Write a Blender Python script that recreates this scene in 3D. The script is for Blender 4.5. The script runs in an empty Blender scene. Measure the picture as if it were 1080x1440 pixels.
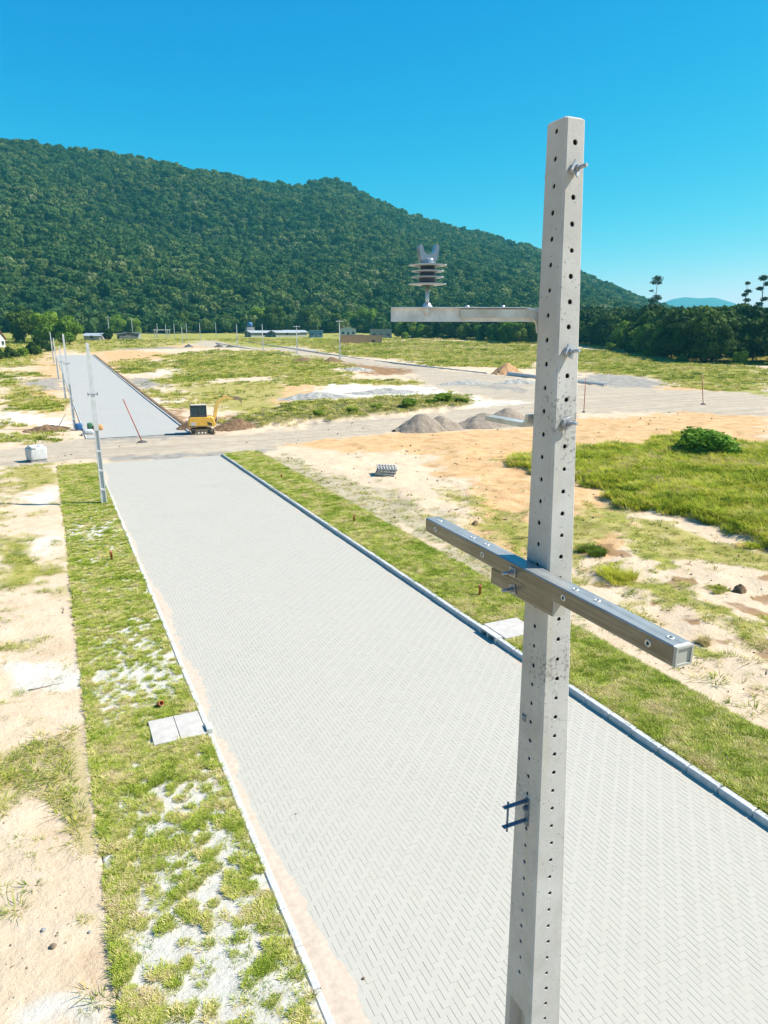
import bpy, bmesh, math, random
import numpy as np
from mathutils import Vector, Matrix
R = math.radians
rnd = random.Random(7)
rng = np.random.default_rng(11)
scene = bpy.context.scene
C = scene.collection

# ------------------------------------------------------------------ camera, sky, sun
cam_data = bpy.data.cameras.new('camera')
cam = bpy.data.objects.new('camera', cam_data)
C.objects.link(cam)
cam.location = (0, 0, 9.06)
cam.rotation_euler = (R(90 - 14.036), 0, R(-24.924))
cam_data.sensor_fit = 'VERTICAL'
cam_data.sensor_height = 36.0
cam_data.lens = 1000.0 / 1440.0 * 36.0
cam_data.clip_start = 0.05
cam_data.clip_end = 20000
scene.camera = cam

SUN_EL, SUN_AZ = 47.0, 112.0          # azimuth from +Y towards +X
world = bpy.data.worlds.new('World')
scene.world = world
world.use_nodes = True
wn = world.node_tree
for n in list(wn.nodes): wn.nodes.remove(n)
wo = wn.nodes.new('ShaderNodeOutputWorld')
wb = wn.nodes.new('ShaderNodeBackground')
sky = wn.nodes.new('ShaderNodeTexSky')
sky.sky_type = 'NISHITA'
sky.sun_disc = False
sky.sun_elevation = R(SUN_EL)
sky.sun_rotation = R(SUN_AZ)
sky.altitude = 10
sky.air_density = 1.0
sky.dust_density = 0.1
sky.ozone_density = 2.0
# film-like colour response of the photograph's sky: deep azure overhead, pale at the skyline
spc = wn.nodes.new('ShaderNodeSeparateColor'); cbc = wn.nodes.new('ShaderNodeCombineColor')
wn.links.new(sky.outputs[0], spc.inputs[0])
for i, (ref, out, pw) in enumerate(((2.7, .40, 3.6), (2.68, 2.95, .92), (4.25, 6.3, .36))):
    m1 = wn.nodes.new('ShaderNodeMath'); m1.operation = 'MULTIPLY'; m1.inputs[1].default_value = 1 / ref
    m2 = wn.nodes.new('ShaderNodeMath'); m2.operation = 'POWER'; m2.inputs[1].default_value = pw
    m3 = wn.nodes.new('ShaderNodeMath'); m3.operation = 'MULTIPLY'; m3.inputs[1].default_value = out
    wn.links.new(spc.outputs[i], m1.inputs[0]); wn.links.new(m1.outputs[0], m2.inputs[0]); wn.links.new(m2.outputs[0], m3.inputs[0]); wn.links.new(m3.outputs[0], cbc.inputs[i])
wn.links.new(cbc.outputs[0], wb.inputs['Color'])
wb.inputs['Strength'].default_value = 0.062
wn.links.new(wb.outputs[0], wo.inputs['Surface'])

sun_data = bpy.data.lights.new('sun', 'SUN')
sun_data.energy = 5.0
sun_data.angle = R(0.5)
sun_data.color = (1.0, 0.95, 0.87)
sun = bpy.data.objects.new('sun', sun_data)
C.objects.link(sun)
sd = Vector((math.sin(R(SUN_AZ)) * math.cos(R(SUN_EL)), math.cos(R(SUN_AZ)) * math.cos(R(SUN_EL)), math.sin(R(SUN_EL))))
sun.rotation_euler = sd.to_track_quat('Z', 'Y').to_euler()
scene.view_settings.view_transform = 'Standard'
scene.view_settings.look = 'None'
scene.view_settings.exposure = 0.93
scene.view_settings.gamma = 1
scene.render.engine = 'CYCLES'
scene.cycles.use_denoising = True
scene.cycles.max_bounces = 6
scene.cycles.diffuse_bounces = 3
scene.cycles.transparent_max_bounces = 8

# ------------------------------------------------------------------ tagging
def tag(o, label=None, cat=None, group=None, kind=None):
    if label: o['label'] = label
    if cat: o['category'] = cat
    if group: o['group'] = group
    if kind: o['kind'] = kind
    return o

def empty(name, loc, rz=0.0, label=None, cat=None, group=None):
    o = bpy.data.objects.new(name, None)
    C.objects.link(o)
    o.location = loc
    o.rotation_euler = (0, 0, rz)
    o.empty_display_size = 0.2
    return tag(o, label, cat, group)

def copy_tree(o, parent=None, shallow=False):
    c = o.copy()
    C.objects.link(c)
    c.parent = parent
    for ch in list(o.children):
        copy_tree(ch, c)
    return c

# ------------------------------------------------------------------ mesh builder
class MB:
    def __init__(s):
        s.v = []; s.f = []; s.m = []; s.sm = []
    def add(s, vs, fs, mi=0, smooth=False):
        b = len(s.v)
        s.v.extend([tuple(p) for p in vs])
        for f in fs:
            s.f.append(tuple(i + b for i in f)); s.m.append(mi); s.sm.append(smooth)
    def xf(s, M, start=0):
        for i in range(start, len(s.v)):
            s.v[i] = tuple(M @ Vector(s.v[i]))
    def box(s, c, d, rz=0, mi=0, bev=0.0, M=None):
        hx, hy, hz = d[0] / 2, d[1] / 2, d[2] / 2
        b = min(bev, hx * .9, hy * .9, hz * .9)
        if b <= 0:
            vs = [(x, y, z) for z in (-hz, hz) for (x, y) in ((-hx, -hy), (hx, -hy), (hx, hy), (-hx, hy))]
            fs = [(0, 3, 2, 1), (4, 5, 6, 7), (0, 1, 5, 4), (1, 2, 6, 5), (2, 3, 7, 6), (3, 0, 4, 7)]
        else:
            bm = bmesh.new()
            bmesh.ops.create_cube(bm, size=1)
            for v in bm.verts: v.co = Vector((v.co.x * 2 * hx, v.co.y * 2 * hy, v.co.z * 2 * hz))
            bmesh.ops.bevel(bm, geom=bm.edges[:] , offset=b, segments=1, affect='EDGES')
            bm.verts.index_update()
            vs = [tuple(v.co) for v in bm.verts]; fs = [tuple(v.index for v in f.verts) for f in bm.faces]
            bm.free()
        ca, sa = math.cos(rz), math.sin(rz)
        out = []
        for x, y, z in vs:
            p = Vector((x * ca - y * sa + c[0], x * sa + y * ca + c[1], z + c[2]))
            if M is not None: p = M @ p
            out.append(tuple(p))
        s.add(out, fs, mi)
        return s
    def tube(s, p, r, n=10, mi=0, cap=True, smooth=True):
        """p list of points, r float or list"""
        P = [Vector(q) for q in p]
        rr = r if isinstance(r, (list, tuple)) else [r] * len(P)
        vs = []; fs = []
        up = None
        for i, q in enumerate(P):
            t = (P[min(i + 1, len(P) - 1)] - P[max(i - 1, 0)]).normalized()
            if up is None:
                up = Vector((0, 0, 1)) if abs(t.z) < .9 else Vector((1, 0, 0))
            a = t.cross(up).normalized(); bb = a.cross(t).normalized(); up = bb
            for k in range(n):
                th = 2 * math.pi * k / n
                vs.append(q + (a * math.cos(th) + bb * math.sin(th)) * rr[i])
        for i in range(len(P) - 1):
            for k in range(n):
                k2 = (k + 1) % n
                fs.append((i * n + k, i * n + k2, (i + 1) * n + k2, (i + 1) * n + k))
        s.add(vs, fs, mi, smooth)
        if cap:
            b = len(s.v) - len(vs)
            s.f.append(tuple(b + k for k in reversed(range(n)))); s.m.append(mi); s.sm.append(False)
            s.f.append(tuple(b + (len(P) - 1) * n + k for k in range(n))); s.m.append(mi); s.sm.append(False)
        return s
    def lathe(s, prof, c=(0, 0, 0), n=24, mi=0, smooth=True):
        vs = []; fs = []
        for (r, z) in prof:
            for k in range(n):
                th = 2 * math.pi * k / n
                vs.append((c[0] + r * math.cos(th), c[1] + r * math.sin(th), c[2] + z))
        for i in range(len(prof) - 1):
            for k in range(n):
                k2 = (k + 1) % n
                fs.append((i * n + k, i * n + k2, (i + 1) * n + k2, (i + 1) * n + k))
        s.add(vs, fs, mi, smooth)
        return s
    def prism(s, poly, y0, y1, mi=0, M=None, smooth=False):
        """poly in xz, extruded along y"""
        n = len(poly)
        vs = [(x, y0, z) for x, z in poly] + [(x, y1, z) for x, z in poly]
        if M is not None: vs = [tuple(M @ Vector(v)) for v in vs]
        fs = [tuple(range(n)), tuple(reversed(range(n, 2 * n)))]
        fs += [(i, i + n, (i + 1) % n + n, (i + 1) % n) for i in range(n)]
        s.add(vs, fs, mi, smooth)
        return s
    def build(s, name, mats, parent=None, loc=None, rz=0.0):
        me = bpy.data.meshes.new(name)
        me.from_pydata(s.v, [], s.f)
        if not isinstance(mats, (list, tuple)): mats = [mats]
        for m in mats: me.materials.append(m)
        me.polygons.foreach_set('material_index', s.m)
        me.polygons.foreach_set('use_smooth', s.sm)
        me.validate(); me.update()
        o = bpy.data.objects.new(name, me)
        C.objects.link(o)
        if parent: o.parent = parent
        if loc: o.location = loc
        o.rotation_euler.z = rz
        return o

def np_mesh(name, V, F4, mats, smooth=False, attrs=None, link=True):
    """V (n,3), F4 (m,4) quads"""
    V = np.asarray(V, dtype=np.float32); F4 = np.asarray(F4, dtype=np.int32)
    me = bpy.data.meshes.new(name)
    me.vertices.add(len(V)); me.vertices.foreach_set('co', V.ravel())
    k = F4.shape[1] if len(F4) else 4
    if len(F4):
        me.loops.add(F4.size); me.loops.foreach_set('vertex_index', F4.ravel())
        me.polygons.add(len(F4))
        me.polygons.foreach_set('loop_start', np.arange(0, F4.size, k, dtype=np.int32))
        me.polygons.foreach_set('use_smooth', np.full(len(F4), smooth, dtype=bool))
    if attrs:
        for an, (dom, ty, dat) in attrs.items():
            a = me.attributes.new(an, ty, dom)
            key = {'FLOAT': 'value', 'INT': 'value', 'FLOAT_VECTOR': 'vector'}[ty]
            a.data.foreach_set(key, np.asarray(dat).ravel())
    for m in (mats if isinstance(mats, (list, tuple)) else [mats]):
        if m: me.materials.append(m)
    me.update(calc_edges=True)
    o = bpy.data.objects.new(name, me)
    if link: C.objects.link(o)
    return o

# ------------------------------------------------------------------ numpy noise
def _h(ix, iy, s):
    n = (ix.astype(np.int64) * 374761393 + iy.astype(np.int64) * 668265263 + s * 1442695041) & 0xffffffff
    n = ((n ^ (n >> 13)) * 1274126177) & 0xffffffff
    n = n ^ (n >> 16)
    return (n & 0xffff) / 65535.0
def vnoise(x, y, s=0):
    x0 = np.floor(x); y0 = np.floor(y); fx = x - x0; fy = y - y0
    fx = fx * fx * (3 - 2 * fx); fy = fy * fy * (3 - 2 * fy)
    a = _h(x0, y0, s); b = _h(x0 + 1, y0, s); c = _h(x0, y0 + 1, s); d = _h(x0 + 1, y0 + 1, s)
    return (a * (1 - fx) + b * fx) * (1 - fy) + (c * (1 - fx) + d * fx) * fy
def fbm(x, y, sc, o=4, s=0):
    v = 0; a = .5; t = 0
    for k in range(o):
        v = v + a * vnoise(x / sc + 17.3 * k, y / sc - 9.1 * k, s + k); t += a; a *= .5; sc = sc * .5
    return v / t          # 0..1
def sstep(a, b, x):
    t = np.clip((x - a) / (b - a), 0, 1); return t * t * (3 - 2 * t)

# ------------------------------------------------------------------ node helpers
def newmat(name):
    m = bpy.data.materials.new(name); m.use_nodes = True
    nt = m.node_tree
    for n in list(nt.nodes): nt.nodes.remove(n)
    out = nt.nodes.new('ShaderNodeOutputMaterial')
    p = nt.nodes.new('ShaderNodeBsdfPrincipled')
    nt.links.new(p.outputs[0], out.inputs[0])
    return m, nt, p, out
def N(nt, t, **kw):
    n = nt.nodes.new(t)
    for k, v in kw.items():
        if k in n.inputs.keys() if not hasattr(n, k) else False: n.inputs[k].default_value = v
        else: setattr(n, k, v)
    return n
def noise(nt, scale, detail=4, rough=.55, vec=None, dim='3D'):
    n = nt.nodes.new('ShaderNodeTexNoise'); n.inputs['Scale'].default_value = scale
    n.inputs['Detail'].default_value = detail; n.inputs['Roughness'].default_value = rough
    if vec is not None: nt.links.new(vec, n.inputs['Vector'])
    return n.outputs['Fac']
def ramp(nt, fac, stops, interp='LINEAR'):
    r = nt.nodes.new('ShaderNodeValToRGB'); e = r.color_ramp.elements
    r.color_ramp.interpolation = interp
    while len(e) < len(stops): e.new(.5)
    for i, (p, c) in enumerate(stops):
        e[i].position = p; e[i].color = (*c, 1) if len(c) == 3 else c
    nt.links.new(fac, r.inputs[0])
    return r.outputs[0]
def math_(nt, op, a, b=None, c=None, clamp=False):
    n = nt.nodes.new('ShaderNodeMath'); n.operation = op; n.use_clamp = clamp
    for i, x in enumerate((a, b, c)):
        if x is None: continue
        if isinstance(x, (int, float)): n.inputs[i].default_value = x
        else: nt.links.new(x, n.inputs[i])
    return n.outputs[0]
def mixc(nt, fac, a, b, blend='MIX'):
    n = nt.nodes.new('ShaderNodeMix'); n.data_type = 'RGBA'; n.blend_type = blend
    for s, x in ((0, fac), (6, a), (7, b)):
        if isinstance(x, (int, float)): n.inputs[s].default_value = x
        elif isinstance(x, tuple): n.inputs[s].default_value = (*x, 1) if len(x) == 3 else x
        else: nt.links.new(x, n.inputs[s])
    return n.outputs[2]
def attr(nt, name):
    a = nt.nodes.new('ShaderNodeAttribute'); a.attribute_name = name; return a.outputs['Fac']
def objco(nt):
    t = nt.nodes.new('ShaderNodeTexCoord'); return t.outputs['Object']
def geopos(nt):
    t = nt.nodes.new('ShaderNodeNewGeometry'); return t.outputs['Position']
def bump(nt, p, h, strength=.5, dist=.02):
    b = nt.nodes.new('ShaderNodeBump'); b.inputs['Strength'].default_value = strength
    b.inputs['Distance'].default_value = dist
    nt.links.new(h, b.inputs['Height']); nt.links.new(b.outputs[0], p.inputs['Normal'])
def simple(name, c1, c2=None, scale=6, rough=.7, metal=0.0, bmp=.15, bdist=.01, detail=5, lo=.35, hi=.65, spec=None, k=.74):
    c2 = c2 or tuple(x * .75 for x in c1)
    if metal < .3: c1 = tuple(x * k for x in c1); c2 = tuple(x * k for x in c2)
    m, nt, p, o = newmat(name)
    co = objco(nt)
    f = noise(nt, scale, detail, .6, co)
    c2 = c2 or tuple(x * .75 for x in c1)
    nt.links.new(ramp(nt, f, [(lo, c2), (hi, c1)]), p.inputs['Base Color'])
    p.inputs['Roughness'].default_value = rough; p.inputs['Metallic'].default_value = metal
    if spec is not None: p.inputs['Specular IOR Level'].default_value = spec
    if bmp: bump(nt, p, noise(nt, scale * 4, 4, .6, co), bmp, bdist)
    return m
def leafmat(name, stops, rough=.55, trans=.3, patch=.0, pscale=.05):
    """per-instance colour from Object Info random + small noise"""
    m, nt, p, o = newmat(name)
    oi = nt.nodes.new('ShaderNodeObjectInfo')
    g = geopos(nt)
    f = noise(nt, 1.3, 3, .6, g)
    v = math_(nt, 'ADD', math_(nt, 'MULTIPLY', oi.outputs['Random'], .75), math_(nt, 'MULTIPLY', f, .35))
    if patch:
        f2 = noise(nt, pscale, 3, .5, g)
        v = math_(nt, 'ADD', v, math_(nt, 'MULTIPLY', math_(nt, 'SUBTRACT', f2, .5), patch))
    c = ramp(nt, v, stops)
    nt.links.new(c, p.inputs['Base Color'])
    p.inputs['Roughness'].default_value = max(rough, .75)
    p.inputs['Specular IOR Level'].default_value = .08
    t = nt.nodes.new('ShaderNodeBsdfTranslucent'); nt.links.new(c, t.inputs['Color'])
    mx = nt.nodes.new('ShaderNodeMixShader'); mx.inputs[0].default_value = trans
    nt.links.new(p.outputs[0], mx.inputs[1]); nt.links.new(t.outputs[0], mx.inputs[2])
    nt.links.new(mx.outputs[0], o.inputs[0])
    return m
# ------------------------------------------------------------------ terrain height and cover masks (world metres)
def terr(x, y):
    D = np.hypot(x, y)
    return np.interp(D, [0, 70, 100, 250, 600, 1500, 9000], [0, 0, .6, 4.5, 14.5, 16, 16])
POLYS = [
('R',[(-4.2,65.1),(2.6,68.6),(3.8,69.9),(11.2,70.3),(14.5,65.8),(20.7,68.0),(18.1,59.6),(12.1,54.7),(11.2,51.5),(2.9,51.9),(2.9,56.3),(-3.7,56.4)]),
('O',[(0.4,345.0),(9.2,328.9),(9.7,248.8),(4.4,250.0),(2.5,205.4),(2.3,144.3),(0.6,128.3),(-3.1,145.9),(-2.5,175.3),(-1.6,251.0)]),
('G',[(-17.4,362.6),(-1.7,333.0),(-0.8,269.3),(-3.3,206.8),(-9.8,191.4)]),
('G',[(-9.8,191.4),(-3.3,200.8),(-3.5,171.2),(-8.6,164.6)]),
('G',[(-8.3,157.2),(-1.9,152.0),(-3.5,143.1),(-7.6,142.5)]),
('G',[(-7.5,138.5),(-3.7,132.2),(-2.4,116.2),(0.6,107.7),(2.1,100.7),(1.8,91.9),(-0.5,91.4),(-3.8,94.0),(-5.3,89.9)]),
('K',[(-2.8,140.0),(1.9,138.4),(2.2,116.6),(0.0,113.4),(-2.4,120.3)]),
('W',[(-5.3,90.6),(-4.4,94.2),(1.9,87.9),(1.9,76.0),(0.3,74.7),(-2.0,79.4),(-4.9,80.6)]),
('G',[(-2.3,70.8),(-1.0,74.9),(0.4,72.9),(0.1,67.9),(-1.8,65.9)]),
('G',[(-5.0,84.8),(-3.5,83.1),(-3.6,78.1),(-4.8,78.6)]),
('G',[(-4.6,74.1),(-3.3,74.4),(-2.7,67.6),(-4.3,67.5)]),
('W',[(-3.4,71.1),(-2.6,73.2),(-2.3,69.1),(-3.1,67.7)]),
('Y',[(-3.6,53.6),(-3.0,55.5),(0.2,56.9),(-0.0,49.0),(-1.5,47.1),(-1.8,45.3),(-3.2,44.8)]),
('W',[(-2.1,44.2),(-1.0,46.0),(-0.1,44.8),(-0.1,42.2),(-1.5,42.6),(-3.2,44.0)]),
('W',[(-1.4,34.6),(-0.1,35.2),(-0.1,32.3),(-1.3,32.2)]),
('G',[(-2.8,35.8),(-2.0,34.8),(-1.0,31.4),(-0.0,29.9),(-0.0,29.0),(-1.0,27.9),(-2.4,27.3)]),
('W',[(-2.0,20.7),(-1.0,20.7),(0.1,19.9),(0.0,18.6),(-1.0,18.6),(-2.0,18.8)]),
('W',[(-1.3,9.1),(-1.1,9.4),(-0.5,9.4),(0.0,9.2),(0.0,8.5)]),
('O',[(12.5,231.1),(24.2,236.5),(33.8,217.5),(22.1,182.7),(15.6,165.7),(11.9,147.7),(11.1,162.8)]),
('G',[(12.0,154.7),(16.8,184.3),(23.4,193.6),(23.1,157.3),(17.9,149.1),(12.2,146.2)]),
('G',[(26.3,205.3),(47.0,230.0),(66.2,214.5),(40.1,130.6),(25.2,124.8),(19.1,114.8),(16.4,118.1),(16.4,130.8),(24.7,150.5),(28.3,175.5)]),
('W',[(16.7,139.5),(22.3,159.1),(25.8,154.0),(24.1,147.0),(18.4,138.9)]),
('K',[(11.1,138.4),(15.9,133.8),(17.1,120.2),(14.7,112.1),(10.9,111.5),(11.1,124.8)]),
('G',[(11.4,109.4),(13.5,114.7),(15.8,104.0),(16.0,96.9),(13.0,99.8)]),
('W',[(11.7,100.3),(16.0,96.9),(15.2,94.0),(11.8,95.4)]),
('G',[(11.6,95.4),(17.3,93.1),(17.4,88.5),(15.6,87.2),(11.4,88.1)]),
('B',[(11.6,87.4),(14.9,87.2),(12.8,75.4),(13.8,71.1),(11.3,71.1)]),
('B',[(16.1,80.9),(18.6,78.6),(17.2,69.6),(14.1,68.7)]),
('Y',[(17.2,113.3),(26.2,119.2),(35.4,115.4),(24.4,80.0),(19.9,76.9),(17.7,88.4),(16.3,98.6)]),
('O',[(8.4,337.9),(17.7,337.5),(48.4,273.9),(58.8,259.6),(42.4,240.5),(9.3,240.0)]),
('K',[(8.9,247.1),(45.1,255.4),(42.4,240.5),(9.1,235.1)]),
('Y',[(23.2,356.2),(109.3,353.5),(82.1,265.7),(72.7,301.4),(67.4,328.2),(51.5,280.1),(40.2,295.4),(23.5,330.2)]),
('G',[(86.0,257.1),(106.6,261.2),(143.0,273.9),(143.7,195.6),(89.5,121.4),(87.1,131.2),(76.4,141.2),(84.2,170.0),(77.8,179.5),(78.0,201.5)]),
('O',[(93.1,172.2),(112.6,176.8),(116.6,159.6),(109.8,150.3),(90.6,149.1),(86.3,156.8)]),
('R',[(59.1,329.7),(78.4,271.9),(84.2,257.8),(72.3,188.8),(74.4,168.4),(76.3,146.0),(75.0,121.4),(77.9,106.3),(69.4,94.3),(66.0,106.6),(65.8,125.9),(61.1,135.7),(65.2,166.7),(64.2,192.2),(64.4,223.9),(48.2,269.3)]),
('G',[(58.0,201.7),(62.9,179.5),(64.0,167.2),(59.1,144.9),(53.6,143.1),(53.4,128.2),(48.1,118.1),(57.1,111.1),(53.8,104.7),(44.4,109.0),(37.0,109.8),(33.3,116.3)]),
('B',[(65.9,172.1),(67.0,145.8),(69.7,135.8),(64.9,126.4),(55.8,123.8),(57.6,141.3)]),
('O',[(32.0,112.0),(39.7,111.1),(34.5,94.4),(30.0,89.3),(22.9,80.6)]),
('R',[(66.4,129.4),(70.7,120.0),(72.1,98.0),(70.3,89.1),(44.9,56.6),(43.8,59.2),(45.8,72.7),(56.6,76.7),(52.9,89.7),(53.5,102.4)]),
('W',[(36.5,103.4),(42.0,110.0),(57.8,97.9),(51.4,82.9),(59.5,75.2),(54.2,68.5),(46.5,73.8),(47.8,81.0),(36.4,84.8),(32.4,89.9)]),
('K',[(62.7,102.9),(66.3,103.7),(65.8,89.3),(62.5,84.8),(60.0,96.8)]),
('H',[(21.9,77.2),(29.1,86.4),(34.8,85.5),(46.3,85.4),(51.8,86.4),(47.0,75.1),(36.8,74.3),(25.8,70.8),(19.9,70.3)]),
('H',[(15.6,72.2),(17.6,74.6),(23.7,77.7),(21.2,69.7),(17.4,69.5)]),
('R',[(18.9,66.9),(25.8,70.8),(37.9,72.5),(45.8,72.7),(52.6,66.5),(44.9,56.6),(43.8,59.2),(37.0,60.5),(30.0,61.7),(21.7,59.7),(17.0,60.0)]),
('O',[(16.8,59.4),(29.4,60.3),(43.2,58.4),(44.9,56.6),(22.7,30.6),(21.8,31.0),(23.4,36.3),(22.3,39.6),(25.4,48.4),(19.2,52.7)]),
('R',[(73.9,101.4),(77.1,92.8),(80.2,86.8),(81.2,80.3),(79.3,72.6),(91.3,68.7),(71.0,53.1),(66.7,57.7),(54.5,65.3),(49.6,67.8)]),
('K',[(92.0,110.6),(97.4,104.3),(95.2,94.3),(90.6,85.0),(82.3,79.6),(79.0,85.4),(81.1,97.4)]),
('O',[(84.8,82.1),(90.4,83.0),(90.6,71.0),(90.1,67.7),(79.2,69.4),(78.8,72.9)]),
('G',[(145.3,188.4),(145.6,149.9),(132.1,110.9),(133.9,101.5),(90.1,67.7),(90.4,83.0),(97.9,98.1),(94.0,112.4),(92.8,119.9)]),
('O',[(46.7,63.8),(51.4,61.5),(67.6,58.4),(70.3,52.5),(52.8,39.1),(49.1,39.5),(47.4,42.9),(44.6,41.6),(42.3,42.7),(32.2,43.8)]),
('T',[(31.0,42.1),(37.4,44.5),(42.0,43.9),(42.4,41.4),(48.3,44.9),(52.7,46.2),(50.6,42.5),(45.6,36.3),(50.7,37.5),(51.4,36.1),(26.9,18.3),(27.1,19.4),(28.0,21.5),(28.2,23.8),(28.6,25.4),(27.1,26.1),(27.4,28.2),(28.8,31.4),(28.8,34.0),(28.8,38.6)]),
('T',[(28.4,42.7),(32.9,44.7),(29.5,39.2),(28.2,41.6)]),
('Y',[(24.6,28.6),(27.1,27.8),(25.4,25.8),(23.3,26.8)]),
('Y',[(25.6,25.7),(26.5,21.8),(26.0,18.6),(24.3,17.3),(23.3,20.5),(24.0,24.6)]),
('Y',[(18.3,21.7),(18.2,20.3),(17.4,18.5),(16.4,19.3)]),
('G',[(19.3,17.9),(20.6,18.3),(20.8,17.2),(19.9,16.1),(18.6,16.1)]),
('G',[(17.0,14.0),(17.5,14.0),(16.9,13.0),(16.3,12.7),(16.2,13.1)]),
('Y',[(16.5,16.5),(18.7,17.2),(16.8,15.6),(15.7,15.0)]),
('G',[(19.8,14.9),(20.2,14.1),(18.9,13.1),(18.7,13.9)]),
('G',[(18.3,30.7),(19.1,28.0),(18.3,24.4),(16.8,22.4),(17.7,26.5)]),
('Y',[(19.8,36.6),(20.8,34.1),(20.0,26.9),(19.0,25.4),(18.9,28.9)]),
('D',[(11.8,52.7),(14.4,53.3),(16.4,48.9),(17.4,35.6),(17.1,22.8),(14.2,18.8),(14.4,29.4)]),
]
CH = {'G': 'grass', 'T': 'grass', 'Y': 'dry', 'H': 'bank', 'W': 'white', 'O': 'orange', 'K': 'dark', 'R': 'road', 'B': 'brown', 'D': 'drab'}
EXTRA = [('B', [(11.8, 69), (12.5, 69), (12.6, 100), (12.6, 214), (11.8, 214)]),
         ('O', [(-2.5, 75), (2.3, 75), (2.3, 214), (-3, 214)]),
         ('K', [(2.6, 65.8), (12, 65.8), (12, 68.6), (2.6, 68.6)]),
         ('K', [(3, 54.8), (14, 54.8), (15, 56.6), (8, 57.4), (3, 57)]),
         ('R', [(-90, 56.5), (-3, 56.5), (-3, 65), (-90, 66)]),
         ('R', [(70, 62), (110, 50), (170, 40), (170, 52), (110, 64), (80, 80), (70, 84)]),
         ('G', [(-60, 75), (-9, 80), (-9, 360), (-90, 360)]),
         ('G', [(-60, 5), (-14, 8), (-12, 50), (-60, 52)]),
         ('T', [(26, 17), (30, 5), (60, -5), (90, 20), (70, 34), (50, 40), (44, 30)]),
         ('G', [(85, 150), (150, 130), (160, 200), (165, 260), (120, 262), (90, 240)]),
         ('Y', [(10, 222), (60, 300), (70, 400), (-10, 400), (-5, 290)]),
         ('G', [(66, 240), (160, 300), (150, 360), (70, 400), (64, 300)]),
         ('G', [(136,112),(158,95),(260,120),(420,330),(250,420),(150,420),(152,318),(168,260),(160,231),(178,218),(160,168)]),
         ('K', [(9.2, 256), (24.6, 250), (43.3, 250), (46, 262), (25.9, 264), (9.7, 270)]),
         ('O', [(15.5, 24), (19, 31), (23, 37), (30, 34), (26, 27), (21, 21)]),
         ('B', [(1.2, 40.2), (2.5, 40.0), (2.5, 41.3), (0.6, 41.2)])]
ALLP = [(t, np.array(q)) for t, q in POLYS + EXTRA]
def sdist(px, py, poly):
    """signed distance, positive inside"""
    n = len(poly); d = np.full(px.shape, 1e9); ins = np.zeros(px.shape, bool)
    for i in range(n):
        ax, ay = poly[i]; bx, by = poly[(i + 1) % n]
        ex, ey = bx - ax, by - ay
        t = np.clip(((px - ax) * ex + (py - ay) * ey) / (ex * ex + ey * ey + 1e-9), 0, 1)
        d = np.minimum(d, np.hypot(px - ax - t * ex, py - ay - t * ey))
        c = ((ay > py) != (by > py))
        if ey != 0:
            xi = ax + (py - ay) * ex / ey
            ins ^= (c & (px < xi))
    return np.where(ins, d, -d)
NAMES = ['grass', 'dry', 'bank', 'white', 'orange', 'dark', 'road', 'brown', 'drab', 'tall']
def masks(x, y):
    D = np.hypot(x, y)
    soft = np.maximum(.25, D * .022)
    wx = (fbm(x, y, 1.0, 3, 21) - .5) * soft * 3 + (fbm(x, y, 9.0, 3, 5) - .5) * np.minimum(D * .06, 5)
    wy = (fbm(x, y, 1.0, 3, 22) - .5) * soft * 3 + (fbm(x, y, 9.0, 3, 6) - .5) * np.minimum(D * .06, 5)
    X = x + wx; Y = y + wy
    out = {n: np.zeros(x.shape) for n in NAMES}
    for t, p in ALLP:
        lo = p.min(0) - 8; hi = p.max(0) + 8
        sel = (X > lo[0]) & (X < hi[0]) & (Y > lo[1]) & (Y < hi[1])
        if not sel.any(): continue
        s = soft[sel]
        m = sstep(-s, s, sdist(X[sel], Y[sel], p))
        k = CH[t]
        out[k][sel] = np.maximum(out[k][sel], m)
        if t == 'T': out['tall'][sel] = np.maximum(out['tall'][sel], m)
    lotr = (x > 14.5) & (y < 54) & (D < 75)
    lotl = (x < -.1) & (y < 54)
    w1 = sstep(.47, .60, fbm(x, y, 2.6, 4, 131)); w2 = sstep(.50, .62, fbm(x, y, 1.3, 4, 133)) * sstep(.36, .5, fbm(x, y, 5, 2, 135))
    near_road = sstep(33, 27, y)
    out['dry'] = np.maximum(out['dry'], .85 * w1 * lotr * near_road * sstep(16, 19, x)); out['grass'] = np.maximum(out['grass'], .85 * w2 * lotr * near_road * sstep(17, 20, x))
    out['brown'] = np.maximum(out['brown'], .8 * sstep(.585, .66, fbm(x, y, 1.3, 4, 137)) * lotr * near_road * sstep(16, 18, x))
    out['dry'] = np.maximum(out['dry'], .55 * sstep(.54, .66, fbm(x, y, 1.6, 4, 139)) * lotl)
    far = sstep(300, 360, D + (fbm(x, y, 30, 3, 9) - .5) * 60)
    out['grass'] = np.maximum(out['grass'], far * .9)
    out['orange'] *= (1 - far)
    return out
def in_bed(x, y, m=0.0):
    near = (x > 0.1 + m) & (x < 14.1 - m) & (y > -40) & (y < 54.3 - m)
    far = (x > 2.8 + m) & (x < 11.3 - m) & (y > 68.6 + m) & (y < 214 - m)
    return near | far
def lot(x, y):
    """ground height without road beds"""
    z = terr(x, y)
    z = z + (fbm(x, y, 3.0, 4, 40) - .5) * .10 + (fbm(x, y, .5, 3, 44) - .5) * .03
    z = z + (fbm(x, y, 30, 2, 50) - .5) * np.clip((np.hypot(x - 7, y - 40) - 30) / 60, 0, 1) * .8
    z = z + (fbm(x, y, 2.4, 4, 46) - .5) * .42 * sstep(15.5, 18, x) * sstep(56, 50, y) + (fbm(x, y, 1.4, 4, 47) - .5) * .16 * sstep(-.4, -2, x)
    nearlots = sstep(56, 53, y) * (1 - ((x > 0) & (x < 14.2)))
    return z + .05 * nearlots
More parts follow.
